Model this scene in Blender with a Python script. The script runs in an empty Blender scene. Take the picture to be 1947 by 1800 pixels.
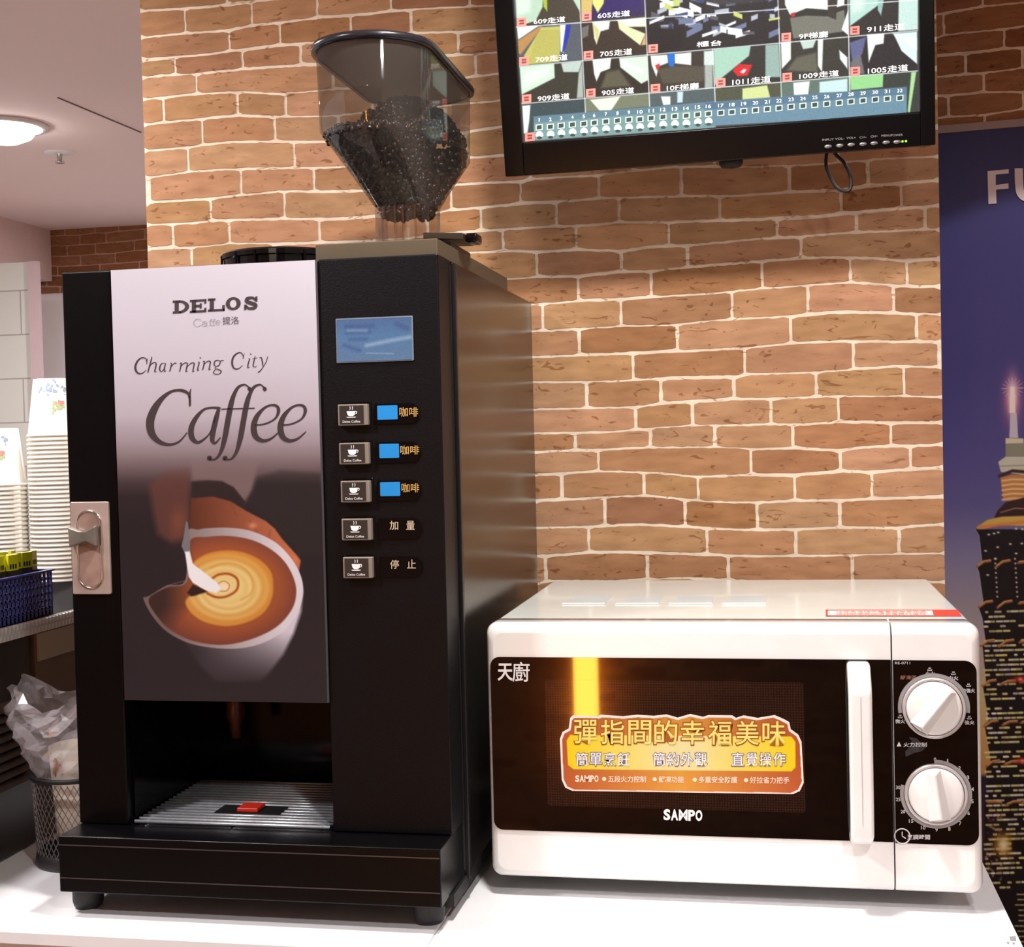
import bpy, bmesh, math, random
import numpy as np
from mathutils import Vector, Matrix
C = bpy.context.scene.collection
R = math.radians
# ------------------------------------------------------------------ camera
FPX, YAW, PITCH, ROLL, CH = 2585.97, 0.19123, -0.02788, -0.02411, 0.42893
def cam_axes():
    cy, sy, cp, sp = math.cos(YAW), math.sin(YAW), math.cos(PITCH), math.sin(PITCH)
    F = Vector((-sy*cp, cy*cp, sp)); Rr = Vector((cy, sy, 0)); U = Rr.cross(F)
    c, s = math.cos(ROLL), math.sin(ROLL)
    return c*Rr+s*U, -s*Rr+c*U, F
AX, AU, AF = cam_axes()
cam = bpy.data.cameras.new('camera'); co = bpy.data.objects.new('camera', cam); C.objects.link(co)
m = Matrix((AX, AU, -AF)).transposed().to_4x4(); m.translation = Vector((0, 0, CH))
co.matrix_world = m
cam.sensor_fit = 'HORIZONTAL'; cam.sensor_width = 36; cam.lens = 36*FPX/1947; cam.clip_start = .01; cam.clip_end = 60
bpy.context.scene.camera = co
# ------------------------------------------------------------------ world, lights, exposure
sc = bpy.context.scene
sc.view_settings.view_transform = 'Standard'; sc.view_settings.look = 'None'
sc.view_settings.exposure = 0.0; sc.view_settings.gamma = 1.0; sc.view_settings.use_curve_mapping = False
CEIL = 1.118
w = bpy.data.worlds.new('world'); sc.world = w; w.use_nodes = True
w.node_tree.nodes['Background'].inputs[0].default_value = (1.0, .96, .97, 1); w.node_tree.nodes['Background'].inputs[1].default_value = 1.0
def lamp(name, loc, power, col, rad=.05, target=None, spread=math.pi):
    l = bpy.data.lights.new(name, 'AREA'); l.shape = 'DISK'; l.size = rad*2; l.energy = power; l.color = col; l.spread = spread
    o = bpy.data.objects.new(name, l); C.objects.link(o); o.location = loc
    if target:
        d = Vector(target)-Vector(loc); o.rotation_euler = d.to_track_quat('-Z', 'Y').to_euler()
    return o
lamp('ceiling_lamp_front', (.34, .05, CEIL-.03), 13.5, (1, .99, .97), .06)
lamp('ceiling_lamp_over', (-.12, .98, CEIL-.03), 12, (1, .97, .93), .05)
lamp('ceiling_lamp_left', (-.95, .55, CEIL-.03), 14, (1, .95, .96), .06)
lamp('ceiling_lamp_cups', (-1.15, 1.45, CEIL-.03), 9, (1, .98, .95), .06)
lamp('ceiling_lamp_far', (-1.62, 2.6, CEIL-.03), 9, (1, .95, .95), .06)
lamp('room_bounce_fill', (-2.9, 1.6, CEIL-.03), 24, (1, .94, .94), .08)  # unseen fill, added so light off the floor brightens the ceiling
lamp('rear_wall_wash', (-.35, -1.95, CEIL-.03), 2.5, (1, .85, .65), .06)  # unseen wash, added to light the rear bricks mirrored in the door
lamp('far_wall_fill', (-1.3, 3.1, CEIL-.03), 13, (1, .95, .95), .06)  # unseen fill, added to brighten the far white wall
sl = bpy.data.lights.new('poster_spot_fill', 'SPOT'); sl.energy = 13; sl.color = (1, .96, .94); sl.spot_size = R(106); sl.spot_blend = .06; sl.shadow_soft_size = .02  # unseen spot, added to light the lower poster with a sharp cutoff
so = bpy.data.objects.new('poster_spot_fill', sl); C.objects.link(so); so.location = (.42, 1.64, CEIL-.004)
# ------------------------------------------------------------------ pixel rays onto real planes
def ray(px, py): return AF + AX*((px-973.5)/FPX) - AU*((py-900)/FPX)
O = Vector((0, 0, CH))
def onY(px, py, Y): d = ray(px, py); return O + d*(Y/d.y)
def onZ(px, py, Z): d = ray(px, py); return O + d*((Z-CH)/d.z)
def onX(px, py, X): d = ray(px, py); return O + d*(X/d.x)
def onP(px, py, P0, n): d = ray(px, py); return O + d*((P0-O).dot(n)/d.dot(n))
def projN(P):   # numpy (N,3) -> pixels
    d = P - np.array([0, 0, CH]); z = d @ np.array(AF)
    return 973.5+FPX*(d @ np.array(AX))/z, 900-FPX*(d @ np.array(AU))/z
# ------------------------------------------------------------------ materials
def lin(c):
    c = np.asarray(c, float)/255.
    return np.where(c <= .04045, c/12.92, ((c+.055)/1.055)**2.4)
def L(r, g, b): return tuple(float(x) for x in lin((r, g, b)))+(1,)
MATS = {}
def mat(name, col=(200, 200, 200), rough=.5, metal=0, spec=.5, emit=None, es=0, noise=None, bump=None, coat=0, alpha=None):
    if name in MATS: return MATS[name]
    m = bpy.data.materials.new(name); m.use_nodes = True; nt = m.node_tree; b = nt.nodes['Principled BSDF']
    b.inputs['Base Color'].default_value = L(*col); b.inputs['Roughness'].default_value = rough; b.inputs['Metallic'].default_value = metal
    b.inputs['Specular IOR Level'].default_value = spec; b.inputs['Coat Weight'].default_value = coat; b.inputs['Coat Roughness'].default_value = .05
    if emit: b.inputs['Emission Color'].default_value = L(*emit); b.inputs['Emission Strength'].default_value = es
    tc = nt.nodes.new('ShaderNodeTexCoord')
    n = nt.nodes.new('ShaderNodeTexNoise'); sc_, amt = noise or (30, .04)
    n.inputs['Scale'].default_value = sc_; n.inputs['Detail'].default_value = 4; nt.links.new(tc.outputs['Object'], n.inputs['Vector'])
    mx = nt.nodes.new('ShaderNodeMix'); mx.data_type = 'RGBA'; mx.blend_type = 'MULTIPLY'; mx.inputs['Factor'].default_value = 1
    rp = nt.nodes.new('ShaderNodeValToRGB'); rp.color_ramp.elements[0].position = .3; rp.color_ramp.elements[1].position = .7
    v = 1-amt; rp.color_ramp.elements[0].color = (v, v, v, 1); rp.color_ramp.elements[1].color = (1, 1, 1, 1)
    nt.links.new(n.outputs['Fac'], rp.inputs['Fac']); mx.inputs['A'].default_value = L(*col); nt.links.new(rp.outputs['Color'], mx.inputs['B'])
    nt.links.new(mx.outputs['Result'], b.inputs['Base Color'])
    if bump:
        bn = nt.nodes.new('ShaderNodeTexNoise'); bn.inputs['Scale'].default_value = bump[0]; nt.links.new(tc.outputs['Object'], bn.inputs['Vector'])
        bp = nt.nodes.new('ShaderNodeBump'); bp.inputs['Strength'].default_value = bump[1]; bp.inputs['Distance'].default_value = .001
        nt.links.new(bn.outputs['Fac'], bp.inputs['Height']); nt.links.new(bp.outputs['Normal'], b.inputs['Normal'])
    MATS[name] = m; return m
def attr_mat(name, rough=.4, spec=.3, emission=0, coat=0, grain=0, attr='print'):
    if name in MATS: return MATS[name]
    m = bpy.data.materials.new(name); m.use_nodes = True; nt = m.node_tree; b = nt.nodes['Principled BSDF']
    a = nt.nodes.new('ShaderNodeAttribute'); a.attribute_name = attr
    b.inputs['Roughness'].default_value = rough; b.inputs['Specular IOR Level'].default_value = spec; b.inputs['Coat Weight'].default_value = coat
    src = a.outputs['Color']
    if grain:
        tc = nt.nodes.new('ShaderNodeTexCoord'); n = nt.nodes.new('ShaderNodeTexNoise'); n.inputs['Scale'].default_value = 55; n.inputs['Detail'].default_value = 5
        mp = nt.nodes.new('ShaderNodeMapping'); mp.inputs['Scale'].default_value = (.45, 1, 1.6)
        nt.links.new(tc.outputs['Object'], mp.inputs['Vector']); nt.links.new(mp.outputs['Vector'], n.inputs['Vector'])
        rp = nt.nodes.new('ShaderNodeValToRGB'); rp.color_ramp.elements[0].position = .28; rp.color_ramp.elements[1].position = .75
        rp.color_ramp.elements[0].color = (1-grain*1.1, 1-grain*1.3, 1-grain*1.4, 1); rp.color_ramp.elements[1].color = (1.08, 1.08, 1.1, 1)
        mx = nt.nodes.new('ShaderNodeMix'); mx.data_type = 'RGBA'; mx.blend_type = 'MULTIPLY'; mx.inputs['Factor'].default_value = 1
        nt.links.new(n.outputs['Fac'], rp.inputs['Fac']); nt.links.new(src, mx.inputs['A']); nt.links.new(rp.outputs['Color'], mx.inputs['B']); src = mx.outputs['Result']
        # dark scratches
        n2 = nt.nodes.new('ShaderNodeTexNoise'); n2.inputs['Scale'].default_value = 120; n2.inputs['Detail'].default_value = 2; n2.inputs['Distortion'].default_value = 1.5
        mp2 = nt.nodes.new('ShaderNodeMapping'); mp2.inputs['Scale'].default_value = (.35, 1, 1.0); nt.links.new(tc.outputs['Object'], mp2.inputs['Vector']); nt.links.new(mp2.outputs['Vector'], n2.inputs['Vector'])
        r2 = nt.nodes.new('ShaderNodeValToRGB'); r2.color_ramp.elements[0].position = .30; r2.color_ramp.elements[1].position = .37
        r2.color_ramp.elements[0].color = (.62, .5, .42, 1); r2.color_ramp.elements[1].color = (1, 1, 1, 1)
        m2 = nt.nodes.new('ShaderNodeMix'); m2.data_type = 'RGBA'; m2.blend_type = 'MULTIPLY'; m2.inputs['Factor'].default_value = 1
        nt.links.new(n2.outputs['Fac'], r2.inputs['Fac']); nt.links.new(src, m2.inputs['A']); nt.links.new(r2.outputs['Color'], m2.inputs['B']); src = m2.outputs['Result']
    if emission:
        b.inputs['Base Color'].default_value = (.01, .01, .01, 1); nt.links.new(src, b.inputs['Emission Color']); b.inputs['Emission Strength'].default_value = emission
    else: nt.links.new(src, b.inputs['Base Color'])
    MATS[name] = m; return m
def clear_mat(name, tint, refl=.12, rough=.05, haze=0):
    if name in MATS: return MATS[name]
    m = bpy.data.materials.new(name); m.use_nodes = True; nt = m.node_tree; nt.nodes.remove(nt.nodes['Principled BSDF'])
    t = nt.nodes.new('ShaderNodeBsdfTransparent'); t.inputs[0].default_value = tint+(1,)
    g = nt.nodes.new('ShaderNodeBsdfGlossy'); g.inputs['Roughness'].default_value = rough
    lw = nt.nodes.new('ShaderNodeLayerWeight'); lw.inputs['Blend'].default_value = .35
    ma = nt.nodes.new('ShaderNodeMath'); ma.operation = 'MULTIPLY_ADD'; ma.inputs[1].default_value = .42; ma.inputs[2].default_value = refl
    nt.links.new(lw.outputs['Fresnel'], ma.inputs[0])
    mx = nt.nodes.new('ShaderNodeMixShader'); nt.links.new(ma.outputs[0], mx.inputs[0]); nt.links.new(t.outputs[0], mx.inputs[1]); nt.links.new(g.outputs[0], mx.inputs[2])
    if haze:
        d = nt.nodes.new('ShaderNodeBsdfDiffuse'); d.inputs[0].default_value = L(176, 166, 156); hm_ = nt.nodes.new('ShaderNodeMixShader'); hm_.inputs[0].default_value = haze
        nt.links.new(t.outputs[0], hm_.inputs[1]); nt.links.new(d.outputs[0], hm_.inputs[2]); nt.links.new(hm_.outputs[0], mx.inputs[1])
    nt.links.new(mx.outputs[0], nt.nodes['Material Output'].inputs['Surface']); MATS[name] = m; return m
def glass_panel_mat(name, tint, base=.035):   # dark glass: tinted see-through plus sharp reflection
    if name in MATS: return MATS[name]
    m = bpy.data.materials.new(name); m.use_nodes = True; nt = m.node_tree; nt.nodes.remove(nt.nodes['Principled BSDF'])
    t = nt.nodes.new('ShaderNodeBsdfTransparent'); t.inputs[0].default_value = tint+(1,)
    g = nt.nodes.new('ShaderNodeBsdfGlossy'); g.inputs['Roughness'].default_value = .02
    mx = nt.nodes.new('ShaderNodeMixShader'); mx.inputs[0].default_value = base
    nt.links.new(t.outputs[0], mx.inputs[1]); nt.links.new(g.outputs[0], mx.inputs[2])
    nt.links.new(mx.outputs[0], nt.nodes['Material Output'].inputs['Surface']); MATS[name] = m; return m
def bag_mat():
    m = bpy.data.materials.new('bag_film'); m.use_nodes = True; nt = m.node_tree; nt.nodes.remove(nt.nodes['Principled BSDF'])
    t = nt.nodes.new('ShaderNodeBsdfTransparent'); t.inputs[0].default_value = (.95, .94, .95, 1); d = nt.nodes.new('ShaderNodeBsdfDiffuse'); d.inputs[0].default_value = L(206, 198, 202); g = nt.nodes.new('ShaderNodeBsdfGlossy'); g.inputs['Roughness'].default_value = .2
    a = nt.nodes.new('ShaderNodeMixShader'); a.inputs[0].default_value = .34; nt.links.new(t.outputs[0], a.inputs[1]); nt.links.new(d.outputs[0], a.inputs[2])
    b = nt.nodes.new('ShaderNodeMixShader'); b.inputs[0].default_value = .10; nt.links.new(a.outputs[0], b.inputs[1]); nt.links.new(g.outputs[0], b.inputs[2]); nt.links.new(b.outputs[0], nt.nodes['Material Output'].inputs['Surface']); return m
BLK = mat('black_enamel', (7, 6, 8), .28, spec=.2, noise=(400, .25))
BLKP = mat('black_powder_coat', (8, 8, 13), .4, spec=.22, noise=(900, .45), bump=(900, .25))
BLKG = mat('black_gloss', (6, 6, 8), .12, spec=.35)
BLKM = mat('black_matte', (14, 13, 14), .6)
SIDE = mat('dark_brushed_side', (17, 14, 13), .2, metal=0, spec=.75, noise=(25, .15))
CHROME = mat('chrome', (205, 200, 196), .16, metal=1)
STEEL = mat('brushed_steel', (196, 200, 206), .3, metal=.6, noise=(200, .2))
WHITE = mat('white_enamel', (240, 239, 236), .18, coat=.4)
WHITEK = mat('white_plastic', (240, 239, 238), .22, coat=.3)
WTOP = mat('white_laminate', (244, 243, 245), .3)
PINK = mat('pinkish_laminate', (250, 238, 240), .5)
DARKPR = mat('dark_print_ink', (50, 36, 40), .5)
WPR = mat('white_print_ink', (235, 235, 235), .5)
GREYPR = mat('grey_print_ink', (150, 147, 150), .5)
GOLDPR = mat('gold_print_ink', (190, 150, 85), .5)
# ------------------------------------------------------------------ mesh helpers
class MB:
    def __init__(s): s.v = []; s.f = []; s.mi = []
    def add(s, vs, fs, mi=0):
        n = len(s.v); s.v += [tuple(v) for v in vs]; s.f += [tuple(i+n for i in f) for f in fs]; s.mi += [mi]*len(fs); return s
    def box(s, x0, x1, y0, y1, z0, z1, mi=0):
        v = [(x, y, z) for z in (z0, z1) for y in (y0, y1) for x in (x0, x1)]
        return s.add(v, [(0, 2, 3, 1), (4, 5, 7, 6), (0, 1, 5, 4), (2, 6, 7, 3), (0, 4, 6, 2), (1, 3, 7, 5)], mi)
    def hexa(s, front, back, mi=0):   # two quads (4 pts each, same order)
        v = list(front)+list(back)
        return s.add(v, [(0, 1, 2, 3), (7, 6, 5, 4), (0, 4, 5, 1), (1, 5, 6, 2), (2, 6, 7, 3), (3, 7, 4, 0)], mi)
    def prism(s, pts, ax, d0, d1, mi=0):   # pts 2D outline, extruded on axis ax
        def mk(p, d): return {'y': (p[0], d, p[1]), 'z': (p[0], p[1], d), 'x': (d, p[0], p[1])}[ax]
        n = len(pts); v = [mk(p, d0) for p in pts]+[mk(p, d1) for p in pts]
        return s.add(v, [tuple(range(n)), tuple(range(2*n-1, n-1, -1))]+[(i, (i+1) % n, (i+1) % n+n, i+n) for i in range(n)], mi)
    def lathe(s, prof, cx, cy, n=32, axis='z', mi=0, closed=False, cz=0):
        vs = []; k = len(prof)
        for i in range(n):
            a = 2*math.pi*i/n
            for r, h in prof:
                if axis == 'z': vs.append((cx+r*math.cos(a), cy+r*math.sin(a), h))
                elif axis == 'y': vs.append((cx+r*math.cos(a), h, cz+r*math.sin(a)))
        fs = [(i*k+j, ((i+1) % n)*k+j, ((i+1) % n)*k+j+1, i*k+j+1) for i in range(n) for j in range(k-1)]
        return s.add(vs, fs, mi)
    def tube(s, path, r, n=8, mi=0, closed=False):
        P = [Vector(p) for p in path]; m = len(P); rings = []; up = Vector((.13, .27, .95))
        rr = r if hasattr(r, '__len__') else [r]*m
        for i in range(m):
            t = (P[(i+1) % m if closed else min(i+1, m-1)]-P[(i-1) % m if closed else max(i-1, 0)]).normalized()
            a = t.cross(up).normalized(); b = t.cross(a)
            rings.append([P[i]+a*rr[i]*math.cos(2*math.pi*k/n)+b*rr[i]*math.sin(2*math.pi*k/n) for k in range(n)])
        vs = [v for q in rings for v in q]; mm = m if closed else m-1
        fs = [(i*n+k, i*n+(k+1) % n, ((i+1) % m)*n+(k+1) % n, ((i+1) % m)*n+k) for i in range(mm) for k in range(n)]
        if not closed: fs += [tuple(range(n-1, -1, -1)), tuple((m-1)*n+k for k in range(n))]
        return s.add(vs, fs, mi)
    def build(s, name, mats, parent=None, bevel=0, smooth=False, seg=2, loc=None):
        me = bpy.data.meshes.new(name); me.from_pydata(s.v, [], s.f)
        for m in (mats if isinstance(mats, (list, tuple)) else [mats]): me.materials.append(m)
        me.polygons.foreach_set('material_index', s.mi)
        bm = bmesh.new(); bm.from_mesh(me); bmesh.ops.recalc_face_normals(bm, faces=bm.faces[:])
        for f in bm.faces: f.smooth = smooth
        bm.to_mesh(me); bm.free()
        o = bpy.data.objects.new(name, me); C.objects.link(o)
        if parent is not None: o.parent = parent
        if bevel:
            b = o.modifiers.new('bevel', 'BEVEL'); b.width = bevel; b.segments = seg; b.limit_method = 'ANGLE'; b.angle_limit = R(40); b.harden_normals = False
            for p in me.polygons: p.use_smooth = True
            wn = o.modifiers.new('wn', 'WEIGHTED_NORMAL')
        if loc: o.location = loc
        return o
def tag(o, label, cat=None, group=None, kind=None):
    o['label'] = label
    if cat: o['category'] = cat
    if group: o['group'] = group
    if kind: o['kind'] = kind
    return o
def thing(name, label, cat, group=None, loc=(0, 0, 0)):
    o = bpy.data.objects.new(name, None); C.objects.link(o); o.location = loc; o.empty_display_size = .02
    return tag(o, label, cat, group)
def struct(o): o['kind'] = 'structure'; return o
def pl(o, label): o['label'] = label; return o
def catmull(P, n=6, closed=False):
    P = np.array(P, float); m = len(P); out = []
    rng = range(m) if closed else range(m-1)
    for i in rng:
        if closed: p0, p1, p2, p3 = P[(i-1) % m], P[i], P[(i+1) % m], P[(i+2) % m]
        else: p0, p1, p2, p3 = P[max(i-1, 0)], P[i], P[i+1], P[min(i+2, m-1)]
        for k in range(n):
            t = k/n; out.append(.5*((2*p1)+(-p0+p2)*t+(2*p0-5*p1+4*p2-p3)*t*t+(-p0+3*p1-3*p2+p3)*t**3))
    if not closed: out.append(P[-1])
    return np.array(out)
def rrect(x0, x1, z0, z1, r, n=5):
    out = []
    for cx, cz, a0 in ((x1-r, z1-r, 0), (x0+r, z1-r, 90), (x0+r, z0+r, 180), (x1-r, z0+r, 270)):
        for k in range(n+1):
            a = R(a0+90*k/n); out.append((cx+r*math.cos(a), cz+r*math.sin(a)))
    return out
# text: outline mesh from the built-in font, unit box
_tc = {}
def glyphs(s, bold=0.0):
    key = (s, bold)
    if key not in _tc:
        cu = bpy.data.curves.new('t', 'FONT'); cu.body = s; cu.size = 1; cu.offset = bold; cu.resolution_u = 3; cu.dimensions = '2D'; cu.fill_mode = 'BOTH'
        o = bpy.data.objects.new('t', cu); C.objects.link(o)
        dg = bpy.context.evaluated_depsgraph_get(); me = bpy.data.meshes.new_from_object(o.evaluated_get(dg))
        v = np.array([q.co[:2] for q in me.vertices]); f = [tuple(p.vertices) for p in me.polygons]
        bpy.data.objects.remove(o); bpy.data.curves.remove(cu); bpy.data.meshes.remove(me)
        if len(v): mn = v.min(0); mx = v.max(0); v = (v-mn)/(mx-mn+1e-9)
        _tc[key] = (v, f)
    return _tc[key]
def put_text(mb, s, TL, TR, BL, off=Vector((0, 0, 0)), bold=0.0, mi=0):
    v, f = glyphs(s, bold)
    if len(v) == 0: return
    TL, TR, BL = Vector(TL), Vector(TR), Vector(BL)
    mb.add([TL+(TR-TL)*float(x)+(BL-TL)*float(1-y)+off for x, y in v], f, mi)
def ribbon(mb, pts, to3, n=6, mi=0, ws=1.0):   # pts (x,y,w) in picture coordinates of the print, to3 maps to the plane
    P = catmull(pts, n); vs = []
    for i in range(len(P)):
        a, b = P[max(i-1, 0)], P[min(i+1, len(P)-1)]; t = b[:2]-a[:2]; t = t/(np.linalg.norm(t)+1e-9); nn = np.array([-t[1], t[0]])*max(P[i][2], .4)*.5*ws
        vs += [to3(*(P[i][:2]+nn)), to3(*(P[i][:2]-nn))]
    mb.add(vs, [(2*i, 2*i+1, 2*i+3, 2*i+2) for i in range(len(P)-1)], mi)
def poly(mb, pts, to3, mi=0): mb.add([to3(*p) for p in pts], [tuple(range(len(pts)))], mi)
# painted prints: colour attribute on a fine grid, evaluated with numpy
def sdf(X, Y, poly_):
    P = np.array(poly_, float); d = np.full(X.shape, 1e18); ins = np.zeros(X.shape, bool); n = len(P)
    for i in range(n):
        ax, ay = P[i]; bx, by = P[(i+1) % n]; ex, ey = bx-ax, by-ay
        wx, wy = X-ax, Y-ay; t = np.clip((wx*ex+wy*ey)/(ex*ex+ey*ey+1e-9), 0, 1)
        d = np.minimum(d, (wx-ex*t)**2+(wy-ey*t)**2)
        c = ((ay <= Y) & (by > Y)) | ((ay > Y) & (by <= Y))
        if abs(ey) > 1e-9: ins ^= c & (X < ax+(Y-ay)/ey*ex)
    d = np.sqrt(d); return np.where(ins, -d, d)
class Paint:
    def __init__(s, X, Y, bg): s.X, s.Y = X, Y; s.c = np.zeros(X.shape+(3,)); s.c[:] = bg
    def vgrad(s, stops):
        ys = [a for a, _ in stops]
        for k in range(3): s.c[..., k] = np.interp(s.Y, ys, [b[k] for _, b in stops])
    def mixm(s, m, col): m = np.clip(m, 0, 1)[..., None]; s.c = s.c*(1-m)+np.asarray(col, float)*m
    def poly(s, pts, col, soft=2, smooth=False, a=1):
        if smooth: pts = catmull(pts, 5, True)
        P = np.array(pts); x0, y0 = P.min(0)-soft*3; x1, y1 = P.max(0)+soft*3
        b = (s.X > x0) & (s.X < x1) & (s.Y > y0) & (s.Y < y1)
        if not b.any(): return
        d = sdf(s.X[b], s.Y[b], pts); mk = np.clip(.5-d/(2*soft), 0, 1)*a
        cc = np.asarray(col(s.X[b], s.Y[b]) if callable(col) else col, float)
        s.c[b] = s.c[b]*(1-mk[:, None])+cc*mk[:, None]
    def line(s, pts, w, col, soft=1.5, a=1):
        d = np.full(s.X.shape, 1e9)
        for (ax, ay), (bx, by) in zip(pts[:-1], pts[1:]):
            ex, ey = bx-ax, by-ay; t = np.clip(((s.X-ax)*ex+(s.Y-ay)*ey)/(ex*ex+ey*ey+1e-9), 0, 1)
            d = np.minimum(d, np.hypot(s.X-ax-ex*t, s.Y-ay-ey*t))
        s.mixm(np.clip(.5-(d-w/2)/(2*soft), 0, 1)*a, col)
    def blob(s, x, y, rx, ry, col, a=1): s.mixm(np.exp(-(((s.X-x)/rx)**2+((s.Y-y)/ry)**2))*a, col)
def print_grid(name, P00, PU, PV, nu, nv, painter, material, parent=None, scale=1.0):
    u, v = np.meshgrid(np.linspace(0, 1, nu), np.linspace(0, 1, nv))
    P = np.array(P00)+u[..., None]*np.array(PU)+v[..., None]*np.array(PV); P = P.reshape(-1, 3)
    X, Y = projN(P); col = lin(np.clip(painter(X, Y), 0, 255)*1.0)*scale
    idx = np.arange(nu*nv).reshape(nv, nu)
    F = np.stack([idx[:-1, :-1], idx[:-1, 1:], idx[1:, 1:], idx[1:, :-1]], -1).reshape(-1, 4)
    me = bpy.data.meshes.new(name); me.vertices.add(len(P)); me.vertices.foreach_set('co', P.ravel())
    me.loops.add(F.size); me.loops.foreach_set('vertex_index', F.ravel()); me.polygons.add(len(F))
    me.polygons.foreach_set('loop_start', np.arange(0, F.size, 4)); me.update(calc_edges=True)
    a = me.color_attributes.new('print', 'FLOAT_COLOR', 'POINT'); a.data.foreach_set('color', np.concatenate([col, np.ones((len(P), 1))], 1).ravel())
    me.materials.append(material); o = bpy.data.objects.new(name, me); C.objects.link(o)
    if parent is not None: o.parent = parent
    return o
exec_parts = []
# ================================================================== SETTING
YW = 1.658; XWL, XWR = -.797, .193
FLOOR = -1.05
# brick layout of the wallpaper, one period (0.503 m wide, eight courses) taken from the wall itself
_lines = [
 [(880,497),(965,485),(1022,483),(1100,476),(1182,477),(1234,469),(1338,464),(1438,453.8),(1527,450),(1633,440),(1700,435),(1774,428)],
 [(951,542),(1017,533),(1093,528),(1180,516),(1234,516),(1338,506),(1453,497),(1527,491),(1638,488),(1712,489.5),(1781,482)],
 [(1012,583.6),(1104,573),(1182,569),(1258,563.5),(1338,559),(1448,548.7),(1552,541),(1616,536),(1724,539),(1784,536)],
 [(1015,634),(1081,628.5),(1180,620),(1282,618),(1338,611),(1392,606.7),(1488,602),(1537,598),(1601,592),(1697,590.6),(1786,589.4)],
 [(1017,684),(1104,677),(1187,672),(1282,667.5),(1338,665),(1429,660),(1503,652),(1626,647),(1700,645),(1786,641)],
 [(1017,731),(1115,726.6),(1205.5,723),(1287,718),(1406,716),(1421,711),(1557,707.5),(1629,700),(1712.5,691),(1789,689.6)],
 [(1018,783),(1115,775.6),(1210,773),(1251,767),(1311,763.6),(1410,757.6),(1509,756.5),(1557,753),(1629,751.7),(1712.5,749),(1791,747)],
 [(1019,826),(1091,823),(1167,820),(1234,814),(1315,809),(1410,806.6),(1466,805.4),(1533,805.4),(1593,800.6),(1700,800.6),(1791,797)]]
_joints = [[(1020.6,507),(1181,497),(1307.6,488),(1523.5,472)],
 [(1099.7,550),(1238,540),(1449.6,525),(1616,512),(1724.5,514)],
 [(1032,608),(1181,594),(1391.6,580),(1535.9,570),(1698.6,565)],
 [(1102,652),(1287.6,640),(1503.8,628),(1741.7,617)],
 [(1204,700),(1416,688),(1621.7,672),(1785,665)],
 [(1115.9,751),(1256.8,744),(1395.4,737),(1552.5,732),(1718.5,722)],
 [(1209,797),(1316.6,787),(1466.5,781),(1594,778),(1796,770)],
 [(1094.4,845),(1236.5,840),(1359.6,833),(1508,826),(1693.4,818)]]
PER = .503; DZ8 = .248; DX8 = -.2478
def _wl(p): q = onY(p[0], p[1], YW); return q.x, q.z
LINES = []
for ln in _lines:
    pts = sorted(_wl(p) for p in ln); xs = np.array([p[0] for p in pts]); zs = np.array([p[1] for p in pts])
    X0 = .185-PER; gx = np.linspace(0, PER, 41); g = np.interp(gx+X0, xs, zs)
    g = g+(g[0]-g[-1])*(gx/PER-.5)*np.clip(np.abs(gx/PER-.5)*4-1, 0, 1); LINES.append((X0, g))
JX = [[_wl(p)[0] for p in r_] for r_ in _joints]
def line_z(i, x):
    k, r_ = divmod(i, 8); X0, g = LINES[r_]
    u = ((x-DX8*k-X0) % PER)/PER*40; j = int(u); t = u-j
    return g[j]*(1-t)+g[min(j+1, 40)]*t-DZ8*k
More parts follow.
